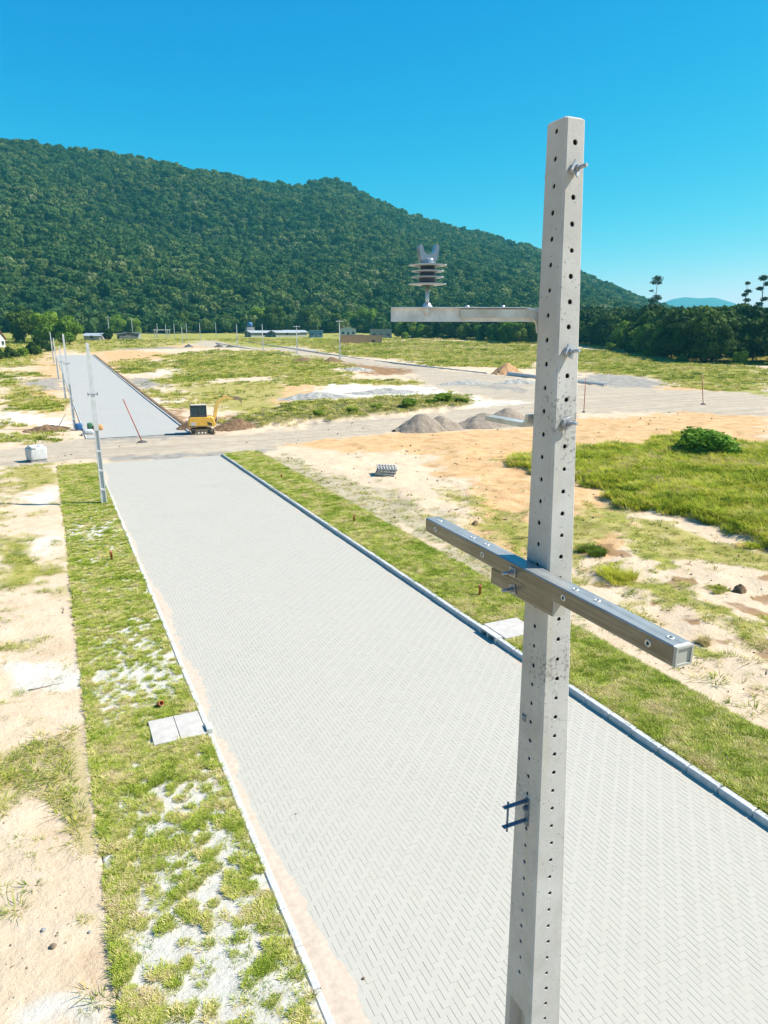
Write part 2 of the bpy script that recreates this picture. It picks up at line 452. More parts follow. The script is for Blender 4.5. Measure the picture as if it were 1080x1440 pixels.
def hgt(x, y, mk=None):
    x = np.asarray(x, float); y = np.asarray(y, float)
    z = lot(x, y)
    if mk is None: mk = masks(x, y)
    z = z + .30 * mk['tall'] + .55 * mk['bank'] - .35 * mk['brown'] * sstep(62, 66, y) * (x > 13) * fbm(x, y, 1.2, 3, 71)
    z = z - .06 * mk['road'] + .12 * mk['dark'] * fbm(x, y, .7, 3, 77) * sstep(70, 75, y)
    z = z + .35 * mk['orange'] * (fbm(x, y, 4, 3, 60) - .4) * ((x > 14) & (y < 56))
    z = z + .25 * mk['white'] * fbm(x, y, 2, 3, 61) * (y > 80)
    flat = sstep(0, 3.0, np.maximum(np.maximum(2 - x, x - 12.2), np.maximum(54 - y, y - 68.5)))
    fl2 = sstep(0, 3.0, np.maximum(np.maximum(2 - x, x - 12.2), 66 - y))
    t0 = terr(x, y)
    z = np.where(y < 68.5, t0 + (z - t0) * (.15 + .85 * flat), t0 + (z - t0) * (.1 + .9 * fl2))
    bed = in_bed(x, y)
    return np.where(bed, t0 - .14, z)

def H(x, y):
    return float(hgt(np.array([x]), np.array([y]))[0])

# ground sheet: rings that get wider with distance
def rings():
    r = [0.0, 1.5, 3.0, 4.5, 5.6]
    while r[-1] < 700: r.append(r[-1] * 1.0080 + .002)
    while r[-1] < 9000: r.append(r[-1] * 1.12)
    a = list(np.linspace(-32, 82, 620))
    b = list(np.linspace(82, 328, 60))[1:-1]
    return np.array(r), np.radians(np.array(a + b))
rr, aa = rings()
nr, na = len(rr), len(aa)
A, Rr = np.meshgrid(aa, rr)
gx = (Rr * np.sin(A)).ravel(); gy = (Rr * np.cos(A)).ravel()
mk = masks(gx, gy)
gz = hgt(gx, gy, mk)
idx = np.arange(nr * na).reshape(nr, na)
i2 = np.roll(idx, -1, axis=1)
F = np.stack([idx[:-1], i2[:-1], i2[1:], idx[1:]], -1).reshape(-1, 4)
F = F[:, ::-1]
# ---- ground material
def ground_material():
    m, nt, p, o = newmat('ground_soil')
    g = geopos(nt)
    n1 = noise(nt, 9.0, 8, .7, g); n2 = noise(nt, .9, 6, .6, g); n3 = noise(nt, .12, 4, .6, g); n4 = noise(nt, 45.0, 4, .7, g)
    def thr(a, k, nz, lo=.35, hi=.65):
        v = math_(nt, 'ADD', a, math_(nt, 'MULTIPLY', math_(nt, 'SUBTRACT', nz, .5), k))
        mr = nt.nodes.new('ShaderNodeMapRange'); mr.interpolation_type = 'SMOOTHSTEP'
        mr.inputs['From Min'].default_value = lo - .12; mr.inputs['From Max'].default_value = hi + .15
        nt.links.new(v, mr.inputs['Value']); return mr.outputs[0]
    nmix = math_(nt, 'ADD', math_(nt, 'MULTIPLY', n1, .45), math_(nt, 'MULTIPLY', n2, .55))
    base = ramp(nt, nmix, [(.30, (.52, .37, .24)), (.46, (.68, .53, .38)), (.64, (.74, .62, .48))])
    base = mixc(nt, math_(nt, 'MULTIPLY', n3, .35), base, (.70, .57, .42))
    col = base
    drab = ramp(nt, nmix, [(.36, (.30, .25, .13)), (.5, (.50, .43, .30)), (.64, (.58, .51, .40))])
    col = mixc(nt, thr(attr(nt, 'drab'), .8, nmix), col, drab)
    orange = ramp(nt, nmix, [(.32, (.40, .21, .085)), (.5, (.66, .43, .22)), (.68, (.74, .56, .35))])
    col = mixc(nt, thr(attr(nt, 'orange'), 1.0, n2, .25, .8), col, orange)
    white = ramp(nt, nmix, [(.3, (.56, .52, .45)), (.5, (.72, .68, .61)), (.7, (.80, .77, .70))])
    col = mixc(nt, thr(attr(nt, 'white'), 1.5, nmix, .25, .9), col, white)
    road = ramp(nt, nmix, [(.3, (.42, .34, .25)), (.5, (.54, .46, .36)), (.68, (.62, .55, .45))])
    # wheel tracks along the dirt roads: long thin streaks
    mp = nt.nodes.new('ShaderNodeMapping'); mp.inputs['Scale'].default_value = (.05, 1.1, 1)
    nt.links.new(g, mp.inputs['Vector'])
    st = noise(nt, 1.0, 5, .65, mp.outputs[0])
    road = mixc(nt, math_(nt, 'MULTIPLY', ramp(nt, st, [(.42, (0, 0, 0)), (.62, (1, 1, 1))]), .55), road, (.36, .31, .26))
    col = mixc(nt, thr(attr(nt, 'road'), .9, nmix, .25, .7), col, road)
    dark = ramp(nt, nmix, [(.35, (.20, .19, .17)), (.5, (.34, .32, .29)), (.65, (.48, .46, .42))])
    col = mixc(nt, thr(attr(nt, 'dark'), 1.1, nmix, .3, .75), col, dark)
    brown = ramp(nt, nmix, [(.35, (.12, .07, .035)), (.5, (.30, .17, .08)), (.65, (.48, .30, .16))])
    col = mixc(nt, thr(attr(nt, 'brown'), 1.9, nmix, .4, .85), col, brown)
    dry = ramp(nt, nmix, [(.35, (.24, .24, .05)), (.5, (.40, .36, .11)), (.65, (.56, .46, .22))])
    col = mixc(nt, thr(attr(nt, 'dry'), 1.3, nmix, .3, .8), col, dry)
    grass = ramp(nt, nmix, [(.34, (.10, .14, .02)), (.45, (.24, .27, .045)), (.54, (.40, .37, .09)), (.64, (.58, .49, .24))])
    gr = thr(attr(nt, 'grass'), 1.5, nmix, .38, .75)
    col = mixc(nt, gr, col, grass)
    bank = ramp(nt, nmix, [(.36, (.06, .08, .02)), (.5, (.17, .17, .05)), (.66, (.34, .27, .12))])
    col = mixc(nt, thr(attr(nt, 'bank'), .8, nmix, .3, .7), col, bank)
    # small dark crumbs of soil and stones
    vo = nt.nodes.new('ShaderNodeTexVoronoi'); vo.inputs['Scale'].default_value = 3.4; nt.links.new(g, vo.inputs['Vector'])
    spot = math_(nt, 'LESS_THAN', vo.outputs['Distance'], .10)
    spot = math_(nt, 'MULTIPLY', spot, math_(nt, 'GREATER_THAN', n2, .55))
    col = mixc(nt, math_(nt, 'MULTIPLY', spot, .6), col, (.20, .15, .10))
    col = mixc(nt, 1.0, col, (.79, .76, .71), 'MULTIPLY')
    nt.links.new(col, p.inputs['Base Color'])
    p.inputs['Roughness'].default_value = .95; p.inputs['Specular IOR Level'].default_value = .15
    hh = math_(nt, 'ADD', math_(nt, 'MULTIPLY', n1, .6), math_(nt, 'ADD', math_(nt, 'MULTIPLY', n4, .15), math_(nt, 'MULTIPLY', n2, 1.6)))
    bump(nt, p, hh, .9, .07)
    return m
GROUND = ground_material()
go = np_mesh('ground', np.stack([gx, gy, gz], 1), F, GROUND, True,
             {n: ('POINT', 'FLOAT', mk[n]) for n in NAMES if n != 'tall'})
tag(go, 'pale sandy building land with grass patches and dirt tracks', 'ground', kind='structure')
# ------------------------------------------------------------------ paving
def paver_mat():
    m, nt, p, o = newmat('concrete_pavers')
    g = geopos(nt)
    t = attr(nt, 'tone')
    f = noise(nt, .35, 5, .6, g); f2 = noise(nt, 60, 3, .6, g); f3 = noise(nt, 2.2, 4, .6, g)
    v = math_(nt, 'ADD', math_(nt, 'MULTIPLY', t, .24), math_(nt, 'ADD', math_(nt, 'MULTIPLY', f, .35), math_(nt, 'MULTIPLY', f3, .25)))
    c = ramp(nt, v, [(.05, (.385, .358, .300)), (.42, (.412, .383, .320)), (.85, (.440, .408, .338))])
    c = mixc(nt, math_(nt, 'MULTIPLY', ramp(nt, f3, [(.52, (0, 0, 0)), (.75, (1, 1, 1))]), .35), c, (.40, .345, .275))
    c = mixc(nt, math_(nt, 'MULTIPLY', f2, .14), c, (.22, .21, .19))
    nt.links.new(c, p.inputs['Base Color']); p.inputs['Roughness'].default_value = .85
    p.inputs['Specular IOR Level'].default_value = .3
    bump(nt, p, noise(nt, 160, 3, .6, g), .25, .003)
    return m
PAVER = paver_mat()
JOINT = simple('joint_sand', (.54, .50, .43), (.46, .42, .36), 5, .95, bmp=.3)
FARPAVE, nt_, p_, _o = newmat('far_paving')
g_ = geopos(nt_)
bk = nt_.nodes.new('ShaderNodeTexBrick'); nt_.links.new(g_, bk.inputs['Vector'])
bk.inputs['Scale'].default_value = 1.0; bk.inputs['Brick Width'].default_value = .2; bk.inputs['Row Height'].default_value = .1
bk.inputs['Mortar Size'].default_value = .006
bk.inputs['Color1'].default_value = (.33, .325, .30, 1); bk.inputs['Color2'].default_value = (.37, .36, .33, 1); bk.inputs['Mortar'].default_value = (.27, .25, .22, 1)
cc = mixc(nt_, math_(nt_, 'MULTIPLY', ramp(nt_, noise(nt_, .22, 5, .6, g_), [(.45, (0, 0, 0)), (.7, (1, 1, 1))]), .5), bk.outputs['Color'], (.40, .35, .28))
nt_.links.new(cc, p_.inputs['Base Color']); p_.inputs['Roughness'].default_value = .9
XL, XR = 2.66, 11.46
def grid_sheet(name, x0, x1, y0, y1, nx, ny, zf, mat, smooth=True, jag=0.0, attrs=None, seed=3):
    xs = np.linspace(x0, x1, nx); ys = np.linspace(y0, y1, ny)
    Xg, Yg = np.meshgrid(xs, ys)
    if jag:
        e = (np.abs(Yg - y1) < 1e-6) | (np.abs(Yg - y0) < 1e-6)
        Yg = Yg + e * (fbm(Xg, Yg, .6, 3, seed) - .5) * jag
    x = Xg.ravel(); y = Yg.ravel(); z = zf(x, y)
    ii = np.arange(nx * ny).reshape(ny, nx)
    F = np.stack([ii[:-1, :-1], ii[:-1, 1:], ii[1:, 1:], ii[1:, :-1]], -1).reshape(-1, 4)
    return np_mesh(name, np.stack([x, y, z], 1), F, mat, smooth, attrs)
# herringbone blocks laid on their bed, each a small chamfered slab
def herringbone():
    U = .1
    i = np.arange(0, int((XR - XL) / U)); j = np.arange(0, int((54.45 + 1.0) / U))
    I, J = np.meshgrid(i, j); k = (I - J) % 4
    hz = (k == 0); vt = (k == 3)
    ni = i[-1] + 1; nj = j[-1] + 1
    cx = []; 
    x0 = XL + I * U; y0 = -1.0 + J * U
    lx = np.where(hz, 2 * U, U); ly = np.where(vt, 2 * U, U)
    lx = np.where(hz & (I == ni - 1), U, lx)
    keep = hz | vt | ((k == 1) & (I == 0)) 
    x0 = x0[keep]; y0 = y0[keep]; lx = lx[keep]; ly = ly[keep]
    n = len(x0); g = .0009 + rng.random(n) * .0009; ch = .002
    cxx = x0 + lx / 2 + rng.normal(0, .0008, n); cyy = y0 + ly / 2 + rng.normal(0, .0008, n)
    hx = lx / 2 - g; hy = ly / 2 - .0003
    th = rng.normal(0, .0025, n)
    zt = rng.normal(0, .0006, n) + (fbm(cxx, cyy, 2.5, 3, 90) - .5) * .02
    tx = rng.normal(0, .003, n); ty = rng.normal(0, .003, n)
    V = []
    for (s, zz) in ((1, -.006), (0, 0)):
        for (a, b) in ((-1, -1), (1, -1), (1, 1), (-1, 1)):
            dx = a * (hx - (0 if s else ch)); dy = b * hy
            X = cxx + dx - dy * th; Y = cyy + dy + dx * th
            V.append(np.stack([X, Y, zt + zz + dx * tx + dy * ty], 1))
    V = np.stack(V, 1)                       # n,8,3
    b = (np.arange(n) * 8)[:, None]
    fl = [(4, 5, 6, 7), (0, 1, 5, 4), (1, 2, 6, 5), (2, 3, 7, 6), (3, 0, 4, 7)]
    F = np.concatenate([b + np.array(f)[None] for f in fl], 0)
    tone = np.tile(rng.random(n), 5)
    return V.reshape(-1, 3), F, tone
V, F, tone = herringbone()
o = np_mesh('paved_road', V, F, PAVER, False, {'tone': ('FACE', 'FLOAT', tone)})
tag(o, 'light grey herringbone block paving of the new street', 'road', kind='structure')
o = grid_sheet('road_bed', 2.5, 11.62, -30, 54.5, 10, 170, lambda x, y: -.0045 + (fbm(x, y, 2.5, 3, 90) - .5) * .02, JOINT)
tag(o, 'fine sand showing in the joints of the paving', 'road bed', kind='structure')
zfar = lambda x, y: terr(x, y) + .03 + (fbm(x, y, 6, 2, 91) - .5) * .02
o = grid_sheet('far_paved_road', 2.66, 11.5, 68.2, 214, 12, 200, zfar, FARPAVE, jag=.5)
tag(o, 'light grey block paving beyond the dirt crossing, climbing away', 'road', kind='structure')

KERB = simple('kerb_concrete', (.70, .69, .66), (.54, .53, .505), 7, .85, bmp=.25, bdist=.004)
def kerb(name, x0, x1, y0, y1, top, zf, L=.8, skip=None, label='', seed=0, tilt=.0):
    r = random.Random(seed); m = MB(); y = y0
    while y < y1 - .1:
        l = min(L, y1 - y)
        if not (skip and skip[0] < y + l / 2 < skip[1]):
            z = zf((x0 + x1) / 2, y + l / 2)
            dz = r.uniform(-.006, .006)
            m.box(((x0 + x1) / 2 + r.uniform(-.006, .006), y + l / 2, z + (top - .2) / 2 + dz), (x1 - x0, l - .012, top + .2), rz=r.uniform(-.004, .004), bev=.022)
        y += L
    o = m.build(name, KERB); return tag(o, label, 'kerb', kind='structure')
zz = lambda x, y: 0.0
kerb('kerb', 11.46, 11.64, -1.0, 54.4, .15, zz, skip=(16.55, 17.55), label='raised kerb of concrete stones along the far side of the street', seed=1)
kerb('kerb', 2.50, 2.63, -1.0, 54.4, .055, zz, label='low kerb of concrete stones along the patchy turf', seed=2)
tz = lambda x, y: float(terr(x, y))
kerb('kerb', 11.52, 11.66, 68.4, 214, .16, tz, label='kerb with brown earth behind it along the far paving', seed=3)
kerb('kerb', 2.48, 2.62, 68.4, 214, .10, tz, label='kerb beside the row of poles on the far paving', seed=4)
# sand washed over the edge of the paving
SANDM = simple('drift_sand', (.66, .535, .415), (.56, .44, .335), 9, .95, bmp=.4, bdist=.01)
def drift_z(x, y):
    w = .42 + .35 * (fbm(x * 0, y, 3.0, 4, 8) - .45) + .10 * sstep(10, 8.0, y) - .34 * sstep(20, 40, y)
    w = w - .35 * np.exp(-((y - 15.6) / .8) ** 2) + .25 * sstep(46, 49, y)
    d = (w - (x - 2.63)) / .45
    return -.012 + .034 * np.clip(d, -.4, .8) + (fbm(x, y, .35, 4, 12) - .5) * .022
o = grid_sheet('sand_drift', 2.632, 4.6, -1, 54.2, 60, 1100, drift_z, SANDM)
tag(o, 'pinkish sand washed over the paving along the low kerb', 'sand', kind='stuff')
def drift2(x, y):
    d = (.16 + .3 * (fbm(x * 0, y, 2.5, 3, 18) - .5) - (11.45 - x)) / .3
    return -.010 + .02 * np.clip(d, -.4, .8) + (fbm(x, y, .3, 4, 13) - .5) * .02
o = grid_sheet('sand_drift', 10.9, 11.458, -1, 54.2, 20, 900, drift2, SANDM)
tag(o, 'thin line of sand on the paving under the raised kerb', 'sand', kind='stuff')

# ------------------------------------------------------------------ verges
def verge_density(x, y, left):
    """1 = closed turf, 0 = bare white sand"""
    if left:
        mid = np.exp(-((x - 1.55) / 1.0) ** 2)
        d = .64 - .24 * mid * sstep(14.3, 12.3, y) - .06 * mid * sstep(11, 8.5, y) + .22 * sstep(13.2, 14.2, y) * sstep(17.6, 16.6, y) - .42 * np.exp(-((y - 19.0) / 1.7) ** 2) * mid - .30 * np.exp(-((y - 35) / 1.7) ** 2)
        d = d - .10 * np.exp(-((y - 27) / 2.5) ** 2) + .2 * sstep(44, 50, y) + .22 * sstep(.50, .05, x) + .12 * sstep(2.2, 2.45, x) + .12 * sstep(22, 25, y)
        d = d + (fbm(x, y, 1.3, 3, 31) - .5) * .26
    else:
        d = .96 + (fbm(x, y, 1.6, 3, 33) - .5) * .5
        d = d - .22 * np.exp(-((y - 24) / 3.0) ** 2) - .22 * np.exp(-((y - 13.5) / 2.2) ** 2) * sstep(13.8, 12, x) + .25 * sstep(30, 36, y)
    hf = (fbm(x, y, .14, 3, 321) - .5) * (1.9 if left else 1.1)
    return np.clip(d + hf, 0, 1.3)
def verge_mat():
    m, nt, p, o = newmat('verge_soil')
    g = geopos(nt)
    n1 = noise(nt, 14, 7, .7, g); n2 = noise(nt, 2.5, 4, .6, g)
    nm = math_(nt, 'ADD', math_(nt, 'MULTIPLY', n1, .6), math_(nt, 'MULTIPLY', n2, .4))
    sand = ramp(nt, nm, [(.3, (.38, .345, .28)), (.5, (.50, .47, .40)), (.7, (.57, .54, .475))])
    turf = ramp(nt, nm, [(.32, (.13, .13, .03)), (.5, (.27, .26, .08)), (.62, (.36, .33, .14)), (.75, (.45, .40, .26))])
    v = math_(nt, 'ADD', attr(nt, 'turf'), math_(nt, 'MULTIPLY', math_(nt, 'SUBTRACT', n1, .5), .9))
    f = ramp(nt, v, [(.46, (0, 0, 0)), (.78, (1, 1, 1))])
    nt.links.new(mixc(nt, f, sand, turf), p.inputs['Base Color'])
    p.inputs['Roughness'].default_value = .95; p.inputs['Specular IOR Level'].default_value = .1
    bump(nt, p, n1, .8, .05)
    return m
VERGE = verge_mat()
def verge(x0, x1, left, label):
    nx, ny = 50, 1200
    xs = np.linspace(x0, x1, nx); ys = np.linspace(-6, 54.6, ny)
    X, Y = np.meshgrid(xs, ys)
    edge = x0 if left else x1
    out = (X == edge)
    d = verge_density(X, Y, left)
    Z = .045 + .03 * d + (fbm(X, Y, .35, 3, 35) - .5) * .04 + (fbm(X, Y, 3, 2, 37) - .5) * .03
    if not left: Z = Z + .025
    if left: Z = Z - .03 * sstep(2.3, 2.5, X)
    X = X + out * (fbm(X, Y, .5, 3, 39) - .5) * .12
    Z = np.where(out, -.16, Z)
    ii = np.arange(nx * ny).reshape(ny, nx)
    F = np.stack([ii[:-1, :-1], ii[:-1, 1:], ii[1:, 1:], ii[1:, :-1]], -1).reshape(-1, 4)
    o = np_mesh('verge', np.stack([X.ravel(), Y.ravel(), Z.ravel()], 1), F, VERGE, True, {'turf': ('POINT', 'FLOAT', d.ravel())})
    tag(o, label, 'verge', kind='structure')
verge(-.04, 2.497, True, 'sandy planting strip with patchy turf beside the poles')
verge(11.645, 14.25, False, 'planting strip with closer turf behind the raised kerb')
def verge_z(x, y, left): return .06 if left else .11

# ------------------------------------------------------------------ scattering (ground cover nobody could count)
def scatter(name, pts, rot, scl, idx, variants, mat, label, cat, kind='stuff'):
    col = bpy.data.collections.new(name + '_sources')
    for v in variants:
        for m in list(v.data.materials): pass
        col.objects.link(v)
    n = len(pts)
    me_o = np_mesh(name, pts, np.zeros((0, 4), int), mat, False,
                   {'rot': ('POINT', 'FLOAT_VECTOR', rot), 'scl': ('POINT', 'FLOAT_VECTOR', scl), 'idx': ('POINT', 'INT', idx)})
    ng = bpy.data.node_groups.new(name, 'GeometryNodeTree')
    ng.interface.new_socket('Geometry', in_out='INPUT', socket_type='NodeSocketGeometry')
    ng.interface.new_socket('Geometry', in_out='OUTPUT', socket_type='NodeSocketGeometry')
    gi = ng.nodes.new('NodeGroupInput'); gout = ng.nodes.new('NodeGroupOutput')
    iop = ng.nodes.new('GeometryNodeInstanceOnPoints')
    ci = ng.nodes.new('GeometryNodeCollectionInfo'); ci.inputs['Collection'].default_value = col
    ci.inputs['Separate Children'].default_value = True; ci.inputs['Reset Children'].default_value = True
    def na(nm, ty):
        a = ng.nodes.new('GeometryNodeInputNamedAttribute'); a.data_type = ty; a.inputs['Name'].default_value = nm
        return [s for s in a.outputs if s.enabled and s.name == 'Attribute'][0]
    L = ng.links.new
    L(gi.outputs[0], iop.inputs['Points']); L(ci.outputs[0], iop.inputs['Instance'])
    iop.inputs['Pick Instance'].default_value = True
    L(na('idx', 'INT'), iop.inputs['Instance Index'])
    L(na('rot', 'FLOAT_VECTOR'), iop.inputs['Rotation']); L(na('scl', 'FLOAT_VECTOR'), iop.inputs['Scale'])
    L(iop.outputs[0], gout.inputs[0])
    md = me_o.modifiers.new('scatter', 'NODES'); md.node_group = ng
    return tag(me_o, label, cat, kind=kind)
def blades(n, rad, h, wd, lean=.6, seed=0, droop=.35, ring=False):
    r = np.random.default_rng(seed)
    a = r.random(n) * 2 * np.pi; q = np.sqrt(r.random(n)) * rad
    bx = q * np.cos(a); by = q * np.sin(a)
    out = a + r.normal(0, .7, n)
    hh = h * (.55 + .6 * r.random(n)); le = lean * (.25 + r.random(n)) * hh
    dx = np.cos(out); dy = np.sin(out); tx = -dy; ty = dx
    w = wd * (.6 + .7 * r.random(n)) / 2
    V = []
    for t, wf in ((0, 1.0), (.55, .85), (1.0, .12)):
        cx = bx + dx * le * t ** 1.6; cy = by + dy * le * t ** 1.6
        cz = hh * (t - droop * t * t) - .01 * (t == 0)
        V.append(np.stack([cx - tx * w * wf, cy - ty * w * wf, cz], 1)); V.append(np.stack([cx + tx * w * wf, cy + ty * w * wf, cz], 1))
    V = np.stack(V, 1); b = (np.arange(n) * 6)[:, None]
    F = np.concatenate([b + np.array([0, 1, 3, 2])[None], b + np.array([2, 3, 5, 4])[None]], 0)
    return V.reshape(-1, 3), F
def leafblobs(blobs, n, size, seed, flat=.3, up=.0, shell=.75, zs=.82):
    r = np.random.default_rng(seed); blobs = np.array(blobs, float)
    wgt = blobs[:, 3] ** 2; bi = r.choice(len(blobs), n, p=wgt / wgt.sum())
    d = r.normal(size=(n, 3)); d[:, 2] += up; d /= np.linalg.norm(d, axis=1)[:, None]
    rad = blobs[bi, 3] * (shell + (1.12 - shell) * r.random(n) ** .7)
    c = blobs[bi, :3] + d * rad[:, None] * np.array([1, 1, zs])
    nrm = d + r.normal(0, .55, (n, 3)); nrm /= np.linalg.norm(nrm, axis=1)[:, None]
    u = np.cross(nrm, r.normal(size=(n, 3))); u /= np.linalg.norm(u, axis=1)[:, None]
    v = np.cross(nrm, u); s = (size * (.5 + r.random(n)))[:, None] / 2
    V = np.stack([c - u * s - v * s * .7, c + u * s - v * s * .6, c + u * s * .8 + v * s * .7, c - u * s * .7 + v * s * .8], 1)
    return V.reshape(-1, 3), np.arange(n * 4).reshape(n, 4)
def lumpy(blobs, seed, k=.86, sub=2):
    Vs = []; Fs = []; b = 0
    for i, (x, y, z, r_) in enumerate(blobs):
        bm = bmesh.new(); bmesh.ops.create_icosphere(bm, subdivisions=sub, radius=1)
        rr_ = random.Random(seed * 31 + i)
        co = np.array([v.co[:] for v in bm.verts]); fa = np.array([[v.index for v in f.verts] for f in bm.faces])
        bm.free()
        dn = 1 + .28 * (fbm(co[:, 0] * 2 + 9 * i + seed, co[:, 1] * 2 + co[:, 2] * 3, 1, 3, seed) - .5)
        Vs.append(co * (r_ * k * dn)[:, None] * np.array([1, 1, .82]) + np.array([x, y, z])); Fs.append(fa + b); b += len(co)
    return np.concatenate(Vs), np.concatenate(Fs)
def joinVF(*parts):
    """merge quads and triangles into one quad list (triangles doubled last index is not allowed -> keep as python mesh)"""
    V = []; F = []; b = 0
    for v, f in parts:
        V.append(np.asarray(v)); F += [tuple(int(i) + b for i in q) for q in f]; b += len(v)
    return np.concatenate(V), F
def py_mesh(name, V, F, mat, smooth=False, link=True):
    me = bpy.data.meshes.new(name); me.from_pydata([tuple(map(float, v)) for v in V], [], F)
    if smooth: me.polygons.foreach_set('use_smooth', [True] * len(me.polygons))
    for mm in (mat if isinstance(mat, (list, tuple)) else [mat]): me.materials.append(mm)
    me.update(); o = bpy.data.objects.new(name, me)
    if link: C.objects.link(o)
    return o

TURF = leafmat('turf_blades', [(.12, (.16, .24, .022)), (.36, (.33, .41, .045)), (.58, (.50, .51, .10)), (.78, (.64, .55, .22)), (1, (.66, .52, .32))], trans=.25, patch=1.4, pscale=.9)
MEADOW = leafmat('meadow_grass', [(.08, (.09, .15, .014)), (.26, (.22, .30, .02)), (.5, (.42, .45, .035)), (.74, (.58, .54, .08)), (1, (.56, .46, .22))], trans=.35, patch=1.6, pscale=.22)
WEED = leafmat('weed_blades', [(.15, (.13, .19, .02)), (.5, (.32, .36, .05)), (.8, (.48, .42, .12)), (1, (.40, .28, .12))], trans=.25)
FIELD = leafmat('field_grass', [(.1, (.11, .17, .018)), (.33, (.26, .31, .035)), (.56, (.44, .42, .08)), (.8, (.58, .50, .16)), (1, (.62, .50, .26))], trans=.3, patch=1.6, pscale=.06)
def bl_obj(mat, *a, **k):
    V, F = blades(*a, **k); return np_mesh('tuft_source', V, F, mat, False, link=False)

def take(n, y0, y1, x0, x1, left, k):
    # more candidate points where the strip is close
    y = y0 + (y1 - y0) * rng.random(n) ** k; x = x0 + (x1 - x0) * rng.random(n)
    d = verge_density(x, y, left)
    slab = ((x > 1.3) & (x < 2.5) & (np.abs(y - 15.62) < .57)) if left else ((x < 12.95) & (np.abs(y - 17.05) < .63))
    keep = ~slab & (rng.random(n) < np.clip(sstep(.44, .74, d), .015, 1))
    return x[keep], y[keep], d[keep]
def turf(left):
    x0, x1 = (.0, 2.47) if left else (11.71, 14.2)
    xs = []; ys = []; ds = []
    for (a, b, n) in ((4.5, 16, 24000), (16, 30, 17000), (30, 54.4, 15000)):
        x, y, d = take(n, a, b, x0, x1, left, 1.0); xs.append(x); ys.append(y); ds.append(d)
    x = np.concatenate(xs); y = np.concatenate(ys); d = np.concatenate(ds); n = len(x)
    z = np.full(n, .045) + .03 * d + (fbm(x, y, 3, 2, 37) - .5) * .03 + (0 if left else .025)
    s = (.55 + .6 * rng.random(n) + .35 * (rng.random(n) < .06)) * (1 + .012 * y)
    rot = np.stack([rng.normal(0, .12, n), rng.normal(0, .12, n), rng.random(n) * 6.28], 1)
    scl = np.stack([s, s, s * (.7 + .5 * rng.random(n))], 1)
    return np.stack([x, y, z], 1), rot, scl, rng.integers(0, 5, n)
tv = [bl_obj(TURF, 16 + 4 * i, .040 + .009 * i, .034 + .006 * i, .0078, 1.3, i, .3) for i in range(5)]
scatter('turf', *turf(True), tv, TURF, 'short patchy turf growing through white sand beside the poles', 'turf')
tv2 = [bl_obj(TURF, 28 + 6 * i, .085 + .012 * i, .06 + .008 * i, .0095, 1.0, 10 + i, .3) for i in range(5)]
scatter('turf', *turf(False), tv2, TURF, 'short green turf behind the raised kerb across the street', 'turf')

def cover(n, rmin, rmax, chan, size, az=(-28, 80), grow=1.0, th=.35, excl=True, jit=1.0, pw=1.0, seedn=0):
    """random points over the ground wherever channel chan is strong; clumps get larger with distance"""
    r = rmin * (rmax / rmin) ** rng.random(n) if pw == 1.0 else rmin + (rmax - rmin) * rng.random(n) ** pw
    a = np.radians(az[0] + (az[1] - az[0]) * rng.random(n))
    x = r * np.sin(a); y = r * np.cos(a)
    m = masks(x, y)
    v = sum(m[c] * k for c, k in chan.items())
    v = v * (.35 + 1.3 * fbm(x, y, 1.8 + r.mean() * .02, 3, 83 + seedn))
    bedx = ((x > -.3) & (x < 14.4) & (y < 55)) | ((x > 2.2) & (x < 11.9) & (y > 66) & (y < 215))
    keep = (v > th * (.6 + .8 * rng.random(n))) & ~bedx & (m['road'] < .4)
    x = x[keep]; y = y[keep]; r = r[keep]; mm = {k: q[keep] for k, q in m.items()}
    z = hgt(x, y, mm) - .01; n = len(x)
    s = size * (.55 + .9 * rng.random(n)) * (1 + np.maximum(0, r - 30) / 60 * grow)
    rot = np.stack([rng.normal(0, .1, n), rng.normal(0, .1, n), rng.random(n) * 6.28], 1)
    scl = np.stack([s, s, s * (.6 + .6 * rng.random(n))], 1)
    return np.stack([x, y, z], 1), rot, scl, rng.integers(0, 4, n)
# tall meadow grass on the lot across the street
mv = [bl_obj(MEADOW, 60, .28, .34, .022, .8, 20 + i, .35) for i in range(4)]
scatter('meadow_grass', *cover(46000, 20, 95, {'tall': 1.0}, 1.0, az=(35, 80), grow=.5, th=.2, pw=1.2), mv, MEADOW,
        'tall bright green grass on the lot across the street', 'grass')
fv = [bl_obj(FIELD, 40, .35, .22, .035, .9, 30 + i, .35) for i in range(4)]
scatter('field_grass', *cover(60000, 60, 330, {'grass': 1.0, 'bank': 1.2, 'dry': .35}, .9, grow=.55, th=.42, pw=1.3), fv, FIELD,
        'rough green and yellow grass on the open fields', 'grass')
wv = [bl_obj(WEED, 14 + 5 * i, .07 + .03 * i, .10 + .02 * i, .012, 1.5, 40 + i, .45) for i in range(4)]
def weeds():
    P = cover(34000, 8, 75, {'grass': 1.0, 'dry': .9, 'drab': .55, 'bank': 1}, 1.0, az=(-28, 78), grow=.6, th=.30, seedn=3)
    n = 6500
    r = 8.5 * (60 / 8.5) ** rng.random(n); a = np.radians(-26 + 104 * rng.random(n)); x = r * np.sin(a); y = r * np.cos(a)
    ok = ~((x > -.2) & (x < 14.4)) & (y < 54) & (fbm(x, y, 1.8, 4, 101) > .50); x = x[ok]; y = y[ok]; n = len(x)
    s = (.35 + .6 * rng.random(n) ** 2) * (1 + .8 * (x > 14))
    Q = (np.stack([x, y, hgt(x, y) - .01], 1), np.stack([rng.normal(0, .2, n), rng.normal(0, .2, n), rng.random(n) * 6.28], 1), np.stack([s, s, s * .8], 1), rng.integers(0, 4, n))
    return [np.concatenate([P[i], Q[i]]) for i in range(4)]
